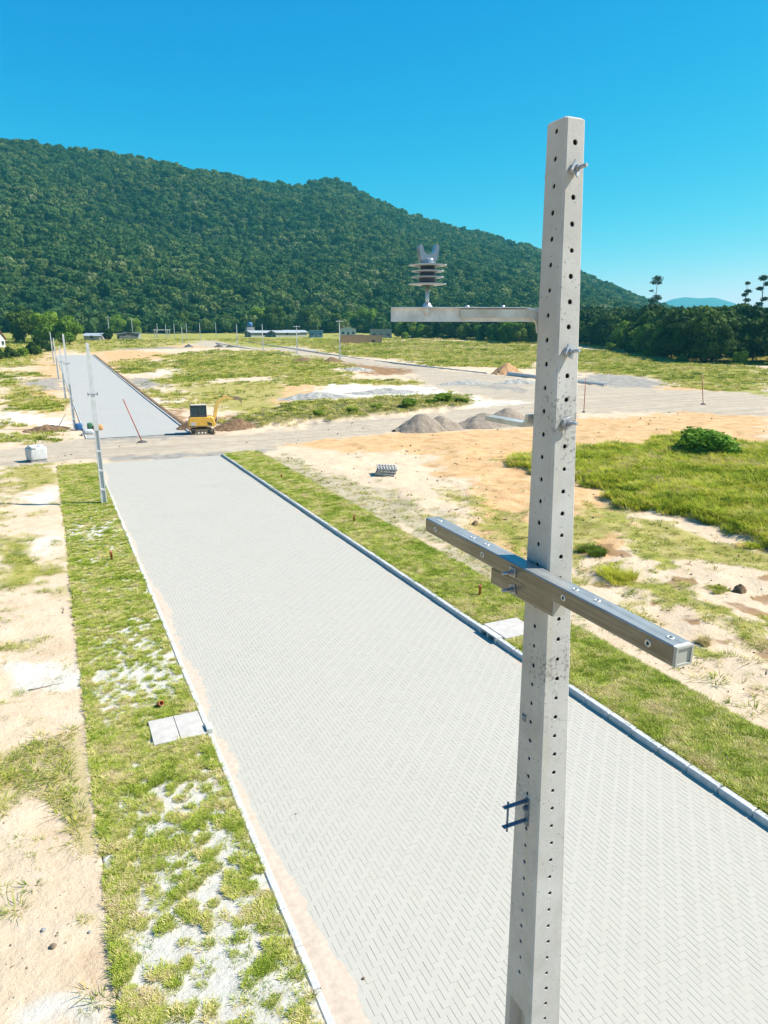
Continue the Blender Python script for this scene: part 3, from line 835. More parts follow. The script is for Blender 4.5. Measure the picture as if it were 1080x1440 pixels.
scatter('weeds', *weeds(), wv, WEED, 'sparse low weeds on the sandy building lots', 'weeds')
# dirt crumbs, chips of stone, bits of dry root
CRUMB = simple('soil_crumb', (.30, .22, .15), (.13, .09, .06), 20, .95)
cv = []
for i in range(4):
    V, Fq = lumpy([(0, 0, .2, .5), (.3 * (i % 2), .2, .15, .35)], 60 + i, 1, 1)
    cv.append(py_mesh('crumb_source', V, [tuple(int(q) for q in f) for f in Fq], CRUMB, False, link=False))
n = 9000
r = 8 * (90 / 8) ** rng.random(n); a = np.radians(-28 + 108 * rng.random(n)); x = r * np.sin(a); y = r * np.cos(a)
cl = fbm(x, y, 3.0, 3, 111)
ok = (~((x > -.2) & (x < 14.5) & (y < 55))) & (~((x > 2.3) & (x < 11.9) & (y > 66))) & (cl + .25 * ((x > 15) & (x < 27) & (y > 12) & (y < 36) & (fbm(x, y, 2.0, 3, 113) > .55)) > .42 + .15 * rng.random(n)); x, y, r = x[ok], y[ok], r[ok]; n = len(x)
s = (.012 + .045 * rng.random(n) ** 4) * (1 + r / 38) * np.where(x < 0, .55, 1.25)
scatter('soil_crumbs', np.stack([x, y, hgt(x, y)], 1), np.stack([rng.random(n) * 3, rng.random(n) * 3, rng.random(n) * 6.28], 1),
        np.stack([s * (1 + 1.5 * rng.random(n)), s, s * .7], 1), rng.integers(0, 4, n), cv, CRUMB, 'small dark clods and chips on the bare sand', 'clods')
# ------------------------------------------------------------------ the wooded hill and the far mountain
RIDGE = [(-60, .10, 900), (-30, .17, 900), (-12, .212, 930), (-3.73, 0.2148, 950), (-1.27, 0.2181, 950), (0.42, 0.2197, 950), (2.58, 0.2172, 960), (5.29, 0.2148, 970), (7.61, 0.2106, 980), (10.49, 0.2038, 1000), (12.97, 0.2009, 1010),
         (14.73, 0.1954, 1020), (16.52, 0.1905, 1040), (18.85, 0.1864, 1060), (19.65, 0.1926, 1090), (20.7, 0.1972, 1110), (21.75, 0.1932, 1110), (23.07, 0.1831, 1100), (24.92, 0.1686, 1100), (27.06, 0.1537, 1120), (29.2, 0.143, 1140),
         (32.41, 0.1291, 1170), (36.12, 0.1112, 1200), (39.94, 0.0758, 1230), (42.41, 0.0601, 1260), (44.46, 0.0438, 1280), (46.93, 0.0294, 1300), (48.87, 0.0171, 1300), (51.66, 0.0079, 1300), (60, .004, 1300), (85, .004, 1300)]
ra = np.array([q[0] for q in RIDGE]); re = np.array([q[1] for q in RIDGE]); rD = np.array([q[2] for q in RIDGE])
D0 = 440.0
def hill_z(az, D):
    """az degrees, D metres"""
    Dr = np.interp(az, ra, rD); zr = 9.06 + Dr * np.interp(az, ra, re) - 7.0
    t = (D - D0) / (Dr - D0)
    z0 = np.interp(D0, [250, 600], [4.5, 14.5])
    zr = np.maximum(zr, z0 + 4)
    up = z0 + (zr - z0) * np.clip(t, 0, 1) ** 1.12
    dn = zr - np.maximum(0, D - Dr) * .30
    z = np.where(t <= 1, up, dn)
    x = D * np.sin(np.radians(az)); y = D * np.cos(np.radians(az))
    rel = (fbm(x, y, 170, 4, 201) - .5) * 85 + (fbm(x * .5 + y * .3, y * .4 - x * .6, 60, 3, 207) - .5) * 30
    hgtf = np.clip((zr - z0) / 120, 0, 1)
    return z + rel * np.clip(t, 0, 1) * np.clip((1.0 - t) * 3, 0.05, 1) * hgtf
azs = np.linspace(-60, 85, 240); Ds = np.concatenate([np.linspace(D0 - 20, 1320, 90), np.linspace(1360, 1900, 8)])
AZ, DD = np.meshgrid(azs, Ds)
hz = hill_z(AZ, DD) - 1.0
hx = DD * np.sin(np.radians(AZ)); hy = DD * np.cos(np.radians(AZ))
ii = np.arange(hz.size).reshape(hz.shape)
F = np.stack([ii[:-1, :-1], ii[1:, :-1], ii[1:, 1:], ii[:-1, 1:]], -1).reshape(-1, 4)[:, ::-1]
HILLM = simple('hill_soil', (.045, .060, .02), (.02, .03, .012), .05, .95, bmp=0)
o = np_mesh('hill', np.stack([hx.ravel(), hy.ravel(), hz.ravel()], 1), F, HILLM, True)
tag(o, 'long hill under the forest, falling away to the right', 'hill', kind='structure')
MT = [(40, .004), (42, .018), (44.04, 0.0291), (45.22, 0.0367), (46.15, 0.0434), (47.08, 0.0456), (48.02, 0.0445), (48.94, 0.045), (50.11, 0.0388), (51.05, 0.0318), (52.42, 0.0232), (53.76, 0.0148), (56, .010), (58, .016), (62, .012), (68, .008), (74, .002)]
ma = np.array([q[0] for q in MT]); mz = np.array([q[1] for q in MT])
azs = np.linspace(39, 76, 200); tt = np.linspace(0, 2, 40)
AZ, TT = np.meshgrid(azs, tt)
DDm = 4300 + 1500 * TT
pk = (9 + 5800 * np.interp(AZ, ma, mz)) * 1.0
xx = DDm * np.sin(np.radians(AZ)); yy = DDm * np.cos(np.radians(AZ))
zz_ = pk * np.where(TT <= 1, TT ** .9, 2 - TT) * (1 - .35 * (fbm(xx, yy, 700, 4, 301)) * np.clip(1 - TT, 0, 1)) + (fbm(xx, yy, 220, 3, 305) - .5) * 12
ii = np.arange(zz_.size).reshape(zz_.shape)
F = np.stack([ii[:-1, :-1], ii[1:, :-1], ii[1:, 1:], ii[:-1, 1:]], -1).reshape(-1, 4)[:, ::-1]
MTM = simple('mountain_forest', (.02, .055, .05), (.012, .035, .035), .01, .95, bmp=0)
o = np_mesh('mountain', np.stack([xx.ravel(), yy.ravel(), zz_.ravel()], 1), F, MTM, True)
tag(o, 'blue hazy mountain on the horizon beyond the wood', 'mountain', kind='structure')

FOREST = leafmat('forest_leaves', [(.05, (.024, .058, .018)), (.35, (.046, .094, .023)), (.68, (.082, .130, .030)), (.93, (.135, .168, .042)), (1.08, (.22, .24, .11))], trans=.2, patch=.75, pscale=.009)
WOOD = leafmat('wood_leaves', [(.08, (.018, .038, .010)), (.4, (.036, .066, .014)), (.65, (.068, .108, .018)), (.9, (.13, .18, .028)), (1, (.17, .21, .035))], trans=.22, patch=.8, pscale=.03)
LIGHTLEAF = leafmat('light_leaves', [(.1, (.06, .13, .012)), (.4, (.12, .21, .02)), (.7, (.20, .29, .03)), (1, (.28, .33, .05))], trans=.3, patch=.5, pscale=.15)
GUM = leafmat('gum_leaves', [(.1, (.035, .06, .03)), (.5, (.07, .10, .045)), (1, (.12, .15, .07))], trans=.2)
BARK = simple('bark', (.30, .25, .19), (.16, .12, .09), 3, .9)
PALEBARK = simple('pale_bark', (.52, .48, .42), (.36, .32, .27), 2, .85)

def crown_src(seed, nb=7, n=330, size=.22, mat=None, sh=.9, spread=.55):
    r = random.Random(seed)
    bl = [(0, 0, .55, .62)]
    for i in range(nb):
        a = r.uniform(0, 6.28); q = r.uniform(.25, spread)
        bl.append((q * math.cos(a), q * math.sin(a), r.uniform(.25, .85), r.uniform(.24, .42)))
    Vl, Fl = leafblobs(bl, n, size, seed, up=.35)
    Vb, Fb = lumpy(bl, seed, .84, 1)
    V, F = joinVF((Vl, Fl), (Vb, Fb))
    return py_mesh('crown_source', V, F, mat, False, link=False)
def hill_pts(n, az0, az1, d0, d1, size):
    az = az0 + (az1 - az0) * rng.random(n); D = np.sqrt(d0 ** 2 + (d1 ** 2 - d0 ** 2) * rng.random(n))
    Dr = np.interp(az, ra, rD); ok = D < Dr + 25; az, D = az[ok], D[ok]; n = len(az)
    x = D * np.sin(np.radians(az)); y = D * np.cos(np.radians(az)); z = hill_z(az, D)
    s = size * (.42 + 1.25 * rng.random(n) ** 2.6)
    s = s * (.8 + .5 * fbm(x, y, 40, 2, 401))
    return (np.stack([x, y, z - .3 + rng.random(n) * 2.2], 1), np.stack([rng.normal(0, .1, n), rng.normal(0, .1, n), rng.random(n) * 6.28], 1),
            np.stack([s, s * (.85 + .3 * rng.random(n)), s * (.75 + .45 * rng.random(n))], 1), rng.integers(0, 6, n))
hv = [crown_src(500 + i, 7, 420, .21, FOREST) for i in range(6)]
P = hill_pts(78000, -12, 62, 422, 1320, 4.1)
scatter('hill_forest', *P, hv, FOREST, 'dense dark green forest covering the long hill', 'forest')

# ------------------------------------------------------------------ single trees
def tree_parts(seed, h, r, mat, bark, nb=9, n=2600, leaf=.42, base=.25, tall=1.0, trunk=.16, loose=.0, name='tree', aspect=1.0):
    """crown + trunk meshes, unit metres, base at origin"""
    q = random.Random(seed); bl = []
    zc = h * (base + (1 - base) * .5); hh = h * (1 - base) * .5
    for i in range(nb):
        a = q.uniform(0, 6.28); t = q.uniform(-.85, .9)
        rad = r * math.sqrt(max(0, 1 - t * t * .8)) * q.uniform(.25, .72)
        bl.append((rad * math.cos(a), rad * math.sin(a), zc + t * hh * .8, r * q.uniform(.28, .5) * (1 - .35 * max(0, t))))
    bl.append((0, 0, zc, r * .5))
    V, F = leafblobs(bl, n, leaf, seed, up=.15, shell=.6)
    Vb, Fb = lumpy(bl, seed, .66 - loose, 1)
    V2, F2 = joinVF((V, F), (Vb, Fb))
    crown = py_mesh('crown', V2, F2, mat)
    m = MB(); k = [(0, 0, -.3)]
    for i in range(1, 6): k.append((q.uniform(-.15, .15) * i * .3, q.uniform(-.15, .15) * i * .3, h * .72 * i / 5))
    m.tube(k, [trunk * 1.3, trunk, trunk * .85, trunk * .7, trunk * .5, trunk * .2], 7)
    for b in bl[:7]:
        s = min(4, max(1, int(b[2] / h * 5) - 1)); p0 = Vector(k[s]); p1 = Vector(b[:3]); mid = (p0 + p1) / 2 + Vector((0, 0, -.15 * r))
        m.tube([p0, mid, p1], [trunk * .5, trunk * .3, trunk * .12], 5, cap=False)
    tr = m.build('trunk', bark)
    return crown, tr
PROTO = {}
def proto(key, *a, **k):
    if key not in PROTO:
        PROTO[key] = tree_parts(*a, **k)
        for o in PROTO[key]: C.objects.unlink(o)
    return PROTO[key]
def place_tree(name, kind, x, y, s, rz, label, cat='tree', group=None, z=None, sz=None):
    t = empty(name, (x, y, (H(x, y) if z is None else z) - .05), rz, label, cat, group)
    t.scale = (s, s, sz or s)
    for p in PROTO[kind]:
        c = p.copy(); C.objects.link(c); c.parent = t
    return t
for i in range(5):
    proto('wood%d' % i, 600 + i, 10, 4.2, WOOD, BARK, nb=15, n=5600, leaf=.42, base=.0)
for i in range(2):
    proto('light%d' % i, 620 + i, 9, 4.6, LIGHTLEAF, BARK, nb=15, n=5000, leaf=.42, base=.0)
proto('bush0', 640, 2.6, 1.7, WOOD, BARK, nb=9, n=1500, leaf=.24, base=.0, trunk=.05)
proto('bush1', 641, 2.2, 1.7, LIGHTLEAF, BARK, nb=9, n=1500, leaf=.2, base=.0, trunk=.05)
def gum(key, seed, h, clumps):
    q = random.Random(seed); bl = [(x, y, z, r) for x, y, z, r in clumps]
    V, F = leafblobs([(x, y, z, r * 1.15) for x, y, z, r in bl], 300 * len(bl), .36, seed, up=.25, shell=.15, zs=.55)
    cr = py_mesh('crown', V, F, GUM)
    m = MB(); k = [(0, 0, -.5), (.15, .1, h * .35), (-.1, .1, h * .6), (.1, 0, h * .85), (0, 0, h * .97)]
    m.tube(k, [.38, .3, .22, .13, .06], 8)
    for b in bl:
        t = max(.3, min(.93, (b[2] - 1.0) / h)); p0 = Vector((0, 0, h * t)); m.tube([p0, (p0 + Vector(b[:3])) / 2 + Vector((0, 0, -.2)), Vector(b[:3])], [.1, .07, .03], 5, cap=False)
    tr = m.build('trunk', PALEBARK)
    PROTO[key] = (cr, tr)
    for o in PROTO[key]: C.objects.unlink(o)
gum('gum0', 1, 27, [(0, 0, 26.5, 1.9), (2.2, .3, 25, 1.2), (-2.6, 0, 24.8, 1.3), (-3.8, .2, 21.5, .8), (.6, 0, 19, 1.7), (-1.9, .3, 17.6, 1.7), (2.6, 0, 18.6, .9), (-2.8, 0, 15.8, 1.0), (1.8, .5, 13.5, 1.6), (-2.3, -.5, 12.5, 1.9), (3.8, 0, 11.5, 1.6), (-4.5, .5, 11, 2.0), (-5, 0, 8.5, 2.0)])
gum('gum1', 2, 22, [(0, 0, 21.5, .9), (-1.2, 0, 18.6, 1.1), (.9, 0, 17.6, 1.0), (-.9, 0, 15.6, 1.1), (.5, .3, 13.8, 1.2), (-.5, 0, 11.9, 1.1), (.7, 0, 9.9, 1.3), (0, 0, 8, 1.5)])
gum('gum2', 3, 23, [(.3, 0, 22.5, 1.4), (-1.2, 0, 20.6, 1.2), (1.0, .2, 19.0, 1.1), (-.8, 0, 15.6, 1.2), (.7, 0, 13.8, 1.2), (-3.2, .2, 11.8, .9), (.3, 0, 10.8, 1.4), (0, 0, 8.5, 1.4)])
WE = [(554, 154.5, 316.3), (600, 157.7, 293.3), (640, 164.8, 280.1), (690, 169.3, 258.5), (720, 160.9, 230.9), (745, 166.5, 227.4), (770, 172, 223.8), (800, 178.5, 219.4), (830, 177, 205.9), (850, 170.3, 190.9),
      (870, 167.2, 180.8), (890, 161.1, 168.2), (915, 148.5, 148.3), (940, 140.5, 134.3), (970, 134.2, 121.9), (1000, 134.2, 115.9), (1025, 141, 117.5), (1050, 146, 116), (1080, 143.8, 109.1), (1110, 147.3, 106.6), (1150, 151.8, 103.2), (1200, 157.3, 99)]
wx = np.array([q[1] for q in WE]); wy = np.array([q[2] for q in WE])
cum = np.concatenate([[0], np.cumsum(np.hypot(np.diff(wx), np.diff(wy)))])
# places along the edge of the wood, each tree described by its place and look
k = 0; s_ = 3.0; ords = ['first', 'second', 'third', 'fourth', 'fifth', 'sixth', 'seventh', 'eighth', 'ninth', 'tenth', 'eleventh', 'twelfth', 'thirteenth', 'fourteenth', 'fifteenth', 'sixteenth', 'seventeenth', 'eighteenth', 'nineteenth', 'twentieth']
tens = ['', 'twenty', 'thirty', 'forty', 'fifty', 'sixty']
def ordinal(i):
    if i < 20: return ords[i]
    t, u = divmod(i + 1, 10)
    return (tens[t - 1] + '-' + ords[u - 1]) if u else tens[t - 1][:-1] + 'ieth'
while s_ < cum[-1]:
    x = np.interp(s_, cum, wx); y = np.interp(s_, cum, wy); D = math.hypot(x, y)
    ux, uy = x / D, y / D
    hgt_ = 9.6 * rnd.uniform(.8, 1.12) * (1.0 if D > 190 else 1.18)
    sc = hgt_ / 10
    off = rnd.uniform(1.5, 5.0)
    kind = 'wood%d' % rnd.randrange(5)
    tone = 'dark'
    if rnd.random() < .18: kind = 'light%d' % rnd.randrange(2); tone = 'light green'
    place_tree('broadleaf_tree', kind, x + ux * off, y + uy * off, sc, rnd.uniform(0, 6.28),
               '%s tree, %s from the left along the front edge of the wood' % (tone, ordinal(k)), group='trees along the front edge of the wood')
    k += 1; s_ += 5.4 * sc * rnd.uniform(.8, 1.25)
# the wood behind them
n = 5200
a = np.radians(28 + 50 * rng.random(n)); D = np.sqrt(170 ** 2 + (D0 + 60) ** 2 * rng.random(n))
x = D * np.sin(a); y = D * np.cos(a)
ed = np.interp(np.degrees(a), np.degrees(np.arctan2(wx, wy)), np.hypot(wx, wy))
ok = (D > ed + 9) & (D < D0 + 40); x, y, D, a = x[ok], y[ok], D[ok], a[ok]; n = len(x)
s = 4.6 * (.7 + .6 * rng.random(n)); 
top = 4.5 + 2.0 * rng.random(n) - np.clip((D - ed[ok]) / 100, 0, 1) * 0
scatter('wood', np.stack([x, y, terr(x, y) + top - 1.5], 1), np.stack([rng.normal(0, .1, n), rng.normal(0, .1, n), rng.random(n) * 6.28], 1),
        np.stack([s, s, s * (.9 + .5 * rng.random(n))], 1), rng.integers(0, 4, n), [crown_src(540 + i, 8, 900, .15, WOOD) for i in range(4)], WOOD,
        'dense green wood on the plain in front of the hill', 'wood')
place_tree('eucalyptus_tree', 'gum0', 233.5, 233.1, 1.0, .3, 'tall bare-stemmed tree standing alone above the wood next to the mountain', z=5)
place_tree('eucalyptus_tree', 'gum1', 232.9, 189.1, 1.0, 1.2, 'thin tall tree with sparse clumps, the left one of the two at the right edge', z=5.5)
place_tree('eucalyptus_tree', 'gum2', 236.2, 185.0, 1.05, 2.2, 'thin tall tree with sparse clumps cut by the right edge of the picture', z=5.0)
place_tree('broadleaf_tree', 'light1', 216, 184, .85, 1.2, 'small pale tree poking above the wood left of the thin tall trees', z=11)
# trees and bushes on the far left
for x, y, s, kind, lab in [(-22, 300, 1.5, 'light0', 'yellow-green tree behind the white house with a red roof'), (-6.5, 300, 1.45, 'wood1', 'dark rounded tree right beside the white house'),
                           (1.0, 288, 1.35, 'light1', 'bright green bushy tree between the white house and the row of poles'), (8.0, 284, 1.2, 'light0', 'yellowish bushy tree above the top of the far paving'),
                           (24.0, 318, .55, 'wood2', 'low dark bushy tree beside the grey roofed shed')]:
    place_tree('broadleaf_tree', kind, x, y, s, rnd.uniform(0, 6), lab)
for i, (x, y, s, kind) in enumerate([(-10.5, 196, 1.1, 'bush0'), (-7.6, 199, 1.25, 'bush0'), (-5.2, 207, 1.1, 'bush1'), (-3.2, 214, 1.5, 'bush0'), (-2.0, 222, 1.0, 'bush1'), (-14, 192, 1.2, 'bush1'), (-1.0, 246, 1.7, 'bush0'), (1.2, 238, 1.2, 'bush0')]):
    place_tree('bush', kind, x, y, s, i * 1.3, '%s bush from the left in the dark hedge by the bright field' % ordinal(i), 'bush', 'bushes in the hedge by the bright field')
for i, (x, y, s) in enumerate([(160, 285, 1.2), (150, 300, 1.4), (172, 214, 1.3), (161, 178, 1.2), (150.5, 158, 1.1), (143, 143, 1.2), (133, 123, .9), (139, 112, 1.4), (146, 103, 1.5)]):
    place_tree('bush', 'bush%d' % (i % 2), x, y, s, i * 2.1, '%s low bush from the left in the grass before the wood' % ordinal(i), 'bush', 'bushes in the grass before the wood')
BANKB = [(25.7, 72.3, .5), (30.0, 73.0, .55), (33.8, 74.4, .6), (37.9, 74.9, .8), (39.2, 77.5, .65), (41.9, 76.4, .6), (44.2, 77.6, .95), (45.9, 76.6, .7)]
for i, (x, y, s) in enumerate(BANKB):
    place_tree('bush', 'bush1', x, y, s, i * 1.9, '%s weedy bush from the left on the green bank before the gravel heaps' % ordinal(i), 'bush', 'weedy bushes on the green bank', sz=s * .5)
# foot-of-hill trees behind the houses, each its own tree
for i in range(34):
    az = -4 + 37 * (i + rnd.uniform(.1, .9)) / 34; D = rnd.uniform(418, 442)
    x = D * math.sin(R(az)); y = D * math.cos(R(az))
    place_tree('broadleaf_tree', ['wood%d' % (i % 5), 'light%d' % (i % 2)][rnd.random() < .2], x, y, rnd.uniform(1.0, 1.75), rnd.uniform(0, 6.28),
               '%s tree from the left in the row at the foot of the hill' % ordinal(i), group='trees at the foot of the hill')
# shrubs and clumps on the near lots
SHRUBM = leafmat('shrub_leaves', [(.1, (.05, .13, .012)), (.5, (.12, .24, .02)), (1, (.24, .36, .035))], trans=.25, patch=.8, pscale=.5)
proto('mound', 660, 1.9, 1.75, SHRUBM, BARK, nb=12, n=3600, leaf=.16, base=.0, trunk=.04)
proto('darkshrub', 661, .9, .75, WOOD, BARK, nb=9, n=1500, leaf=.09, base=.0, trunk=.02)
t = place_tree('shrub', 'mound', 43.6, 38.2, 1.5, .4, 'large rounded dark green shrub at the back of the bright grass', 'shrub', sz=.95)
t = place_tree('shrub', 'mound', 44.4, 36.3, 1.15, 2.4, 'lower green shrub trailing off the right side of the large one', 'shrub', sz=.55)
def clump(x, y, s, h, label, mat=MEADOW, n=900, seed=0, lean=.7):
    q = random.Random(seed); Vs = []; Fs = []; b0 = 0
    for i in range(11):
        a_ = q.uniform(0, 6.28); rr_ = s * math.sqrt(q.random()) * .8; k_ = q.uniform(.5, 1.15) * (1 - .35 * rr_ / s)
        V, F = blades(int(n / 7), s * q.uniform(.18, .34), h * k_, .013, lean * 1.2, seed * 20 + i, .28)
        Vs.append(V + np.array([rr_ * math.cos(a_), rr_ * math.sin(a_), 0])); Fs.append(F + b0); b0 += len(V)
    o = np_mesh('grass_clump', np.concatenate(Vs), np.concatenate(Fs), mat, False)
    o.location = (x, y, H(x, y) - .02); return tag(o, label, 'grass clump')
clump(19.0, 19.6, .85, .6, 'bushy bright green clump behind the cross-arm on the sandy lot', n=1500, seed=5)
clump(20.1, 22.3, .6, .45, 'darker green clump in the hollow beside the concrete pole', FIELD, 1500, 6)
clump(17.1, 13.9, .28, .34, 'small lone dark green clump on bare sand right of the beam end', MEADOW, 520, 7)
clump(21.3, 17.0, .5, .25, 'low spreading green clump left of the broken earth patch', FIELD, 600, 8)
clump(22.3, 14.2, .4, .25, 'low green clump right beside the broken earth patch', FIELD, 500, 9)
# ------------------------------------------------------------------ concrete poles
def concrete(name, c1, c2, pits=True, sc=1.0):
    m, nt, p, o = newmat(name)
    co = objco(nt)
    n1 = noise(nt, 5 * sc, 6, .65, co); n2 = noise(nt, 1.3 * sc, 4, .6, co); n3 = noise(nt, 90 * sc, 4, .7, co); n4 = noise(nt, 62 * sc, 6, .75, co)
    nm = math_(nt, 'ADD', math_(nt, 'MULTIPLY', n1, .5), math_(nt, 'MULTIPLY', n2, .5))
    c = ramp(nt, nm, [(.36, c2), (.62, c1)])
    c = mixc(nt, math_(nt, 'MULTIPLY', n3, .22), c, tuple(x * .55 for x in c2))
    # faint ochre run-down stains and dark weathered freckles, gathered in places
    mp = nt.nodes.new('ShaderNodeMapping'); mp.inputs['Scale'].default_value = (16, 16, 1.6); nt.links.new(co, mp.inputs['Vector'])
    st = noise(nt, 1.0, 5, .6, mp.outputs[0])
    c = mixc(nt, math_(nt, 'MULTIPLY', ramp(nt, st, [(.52, (0, 0, 0)), (.72, (1, 1, 1))]), .30), c, (.40, .34, .23))
    if pits:
        n5 = noise(nt, 2.1, 3, .6, co)
        v = math_(nt, 'ADD', n4, math_(nt, 'MULTIPLY', math_(nt, 'SUBTRACT', n5, .47), .60))
        c = mixc(nt, math_(nt, 'MULTIPLY', ramp(nt, v, [(.64, (0, 0, 0)), (.70, (1, 1, 1))]), .62), c, (.10, .095, .085))
        vo = nt.nodes.new('ShaderNodeTexVoronoi'); vo.inputs['Scale'].default_value = 34; nt.links.new(co, vo.inputs['Vector'])
        sp = math_(nt, 'MULTIPLY', math_(nt, 'LESS_THAN', vo.outputs['Distance'], .14), math_(nt, 'GREATER_THAN', n1, .50))
        c = mixc(nt, math_(nt, 'MULTIPLY', sp, .6), c, (.12, .11, .10))
    nt.links.new(c, p.inputs['Base Color']); p.inputs['Roughness'].default_value = .8; p.inputs['Specular IOR Level'].default_value = .3
    bump(nt, p, math_(nt, 'ADD', n4, math_(nt, 'MULTIPLY', n3, .5)), .35, .004)
    return m
POLEC = concrete('pole_concrete', (.55, .53, .49), (.40, .385, .345))
FARPOLE = simple('far_pole_concrete', (.66, .66, .65), (.56, .56, .55), 3, .8, bmp=.1, k=.85)
BOLTM = simple('weathered_bolt_steel', (.40, .42, .44), (.22, .23, .24), 30, .5, .6, bmp=.2, bdist=.002)
GALV = simple('galvanised_steel', (.66, .67, .68), (.44, .45, .46), 14, .42, .75, bmp=.12, bdist=.002)
ZINC = simple('dull_zinc_steel', (.60, .60, .57), (.42, .40, .34), 9, .5, .55, bmp=.15, bdist=.002)
DARKHOLE = simple('painted_hole_shade', (.05, .05, .05), (.03, .03, .03), 9, 1, bmp=0)  # near-black colour painted as the shade inside holes and drain mouths
TOPZ = 9.815
def pc(z):   # centre x, half x, half y at height z
    return -.025 * z, .048 + .01217 * (TOPZ - z), .062 + .01178 * (TOPZ - z)
CH_ = .009
def pole_shaft():
    m = MB(); r = random.Random(4)
    def P(side, u, z, dep=0.0):
        cx, a, b = pc(z)
        if side == '-x': return (cx - a + dep, u * (b - CH_), z)
        if side == '+x': return (cx + a - dep, -u * (b - CH_), z)
        if side == '-y': return (cx - u * (a - CH_), -b + dep, z)
        return (cx + u * (a - CH_), b - dep, z)
    def cell(side, z0, z1, hz, u0, rad):
        # outer loop of 12 and a round hole with a tube behind it
        o = [(-1, z0), (-.34, z0), (.34, z0), (1, z0), (1, z0 + (z1 - z0) / 3), (1, z0 + (z1 - z0) * 2 / 3), (1, z1), (.34, z1), (-.34, z1), (-1, z1), (-1, z0 + (z1 - z0) * 2 / 3), (-1, z0 + (z1 - z0) / 3)]
        cx, a, b = pc(hz); hw = (b if 'x' in side else a) - CH_
        vs = [P(side, u, z) for u, z in o]; n = 12
        ang0 = math.atan2(-1, -1)
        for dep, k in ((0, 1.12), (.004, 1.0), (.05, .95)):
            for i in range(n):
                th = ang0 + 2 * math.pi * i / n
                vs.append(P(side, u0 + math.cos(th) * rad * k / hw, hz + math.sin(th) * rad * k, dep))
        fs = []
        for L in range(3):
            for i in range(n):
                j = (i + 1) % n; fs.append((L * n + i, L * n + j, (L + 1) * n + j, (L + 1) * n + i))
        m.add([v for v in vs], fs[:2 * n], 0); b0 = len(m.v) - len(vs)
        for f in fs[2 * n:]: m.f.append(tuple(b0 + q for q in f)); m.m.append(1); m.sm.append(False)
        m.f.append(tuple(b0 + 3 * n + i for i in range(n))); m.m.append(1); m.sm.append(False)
    def plain(side, z0, z1, u0=-1, u1=1, d0=0, d1=0):
        m.add([P(side, u0, z0, d0), P(side, u1, z0, d1), P(side, u1, z1, d1), P(side, u0, z1, d0)], [(0, 1, 2, 3)])
    recess_top = 5.50
    for side, off, skip, uo in (('-x', 9.779, [], -.05), ('+x', 9.779, [], .05), ('-y', 9.732, [], .02), ('+y', 9.732, [], -.02)):
        zlo = recess_top + .10 if 'x' in side else .4
        zt = TOPZ; h = off
        first = True
        while h > zlo + .06:
            z1 = zt if first else h + .0495
            rad = r.uniform(.0088, .0105)
            cell(side, h - .0495, z1, h if not first else h, uo + r.uniform(-.03, .03), rad)
            first = False; h -= .099
        zend = h + .0495
        if 'y' in side:
            plain(side, 0, zend)
        else:
            # recessed web below: flanges, sloped shoulder, ribs
            U = .66; d = .075
            plain(side, 0, zend, -1, -U); plain(side, 0, zend, U, 1); plain(side, recess_top, zend, -U, U)
            z1 = recess_top
            for zr in (4.1, 2.8, 1.5, 0.2):
                m.add([P(side, -U, z1), P(side, U, z1), P(side, U * .8, z1 - .10, d), P(side, -U * .8, z1 - .10, d)], [(3, 2, 1, 0)])
                m.add([P(side, -U, zr), P(side, U, zr), P(side, U * .8, zr + .05, d), P(side, -U * .8, zr + .05, d)], [(0, 1, 2, 3)])
                m.add([P(side, -U * .8, z1 - .10, d), P(side, U * .8, z1 - .10, d), P(side, U * .8, zr + .05, d), P(side, -U * .8, zr + .05, d)], [(3, 2, 1, 0)])
                m.add([P(side, -U, z1), P(side, -U * .8, z1 - .10, d), P(side, -U * .8, zr + .05, d), P(side, -U, zr)], [(0, 1, 2, 3)])
                m.add([P(side, U, z1), P(side, U * .8, z1 - .10, d), P(side, U * .8, zr + .05, d), P(side, U, zr)], [(3, 2, 1, 0)])
                m.add([P(side, -U, zr - .12), P(side, U, zr - .12), P(side, U, zr), P(side, -U, zr)], [(0, 1, 2, 3)])
                z1 = zr - .12
            plain(side, 0, z1, -U, U)
    # four worn arrises, their middle line nicked here and there
    nz = 260
    for sx, sy in ((-1, -1), (1, -1), (1, 1), (-1, 1)):
        vs = []; fs = []
        for i in range(nz + 1):
            z = TOPZ * i / nz; cx, a, b = pc(z)
            k = .35 + .25 * r.random() - (.5 * r.random() if r.random() < .12 else 0)
            vs += [(cx + sx * (a - CH_), sy * b, z), (cx + sx * (a - CH_ * (1 - k) * 1.0), sy * (b - CH_ * (1 - k)), z), (cx + sx * a, sy * (b - CH_), z)]
        for i in range(nz):
            for j in (0, 1):
                q = (i * 3 + j, i * 3 + j + 1, i * 3 + j + 4, i * 3 + j + 3)
                fs.append(q if sx * sy < 0 else q[::-1])
        m.add(vs, fs)
    cx, a, b = pc(TOPZ)
    ring = [(cx - a, -b + CH_), (cx - a + CH_, -b), (cx + a - CH_, -b), (cx + a, -b + CH_), (cx + a, b - CH_), (cx + a - CH_, b), (cx - a + CH_, b), (cx - a, b - CH_)]
    vs = [(x, y, TOPZ) for x, y in ring] + [(cx + (x - cx) * .8, y * .8, TOPZ + .008) for x, y in ring] + [(cx, 0, TOPZ + .012)]
    fs = [(i, (i + 1) % 8, (i + 1) % 8 + 8, i + 8) for i in range(8)] + [(i + 8, (i + 1) % 8 + 8, 16) for i in range(8)]
    m.add(vs, fs)
    return m
pole = empty('utility_pole', (2.19, 2.49, .05), 0, 'tall near concrete pole drilled with holes, a cross-arm and insulator bolted on', 'utility pole')
sh = pole_shaft().build('shaft', [POLEC, DARKHOLE], pole)
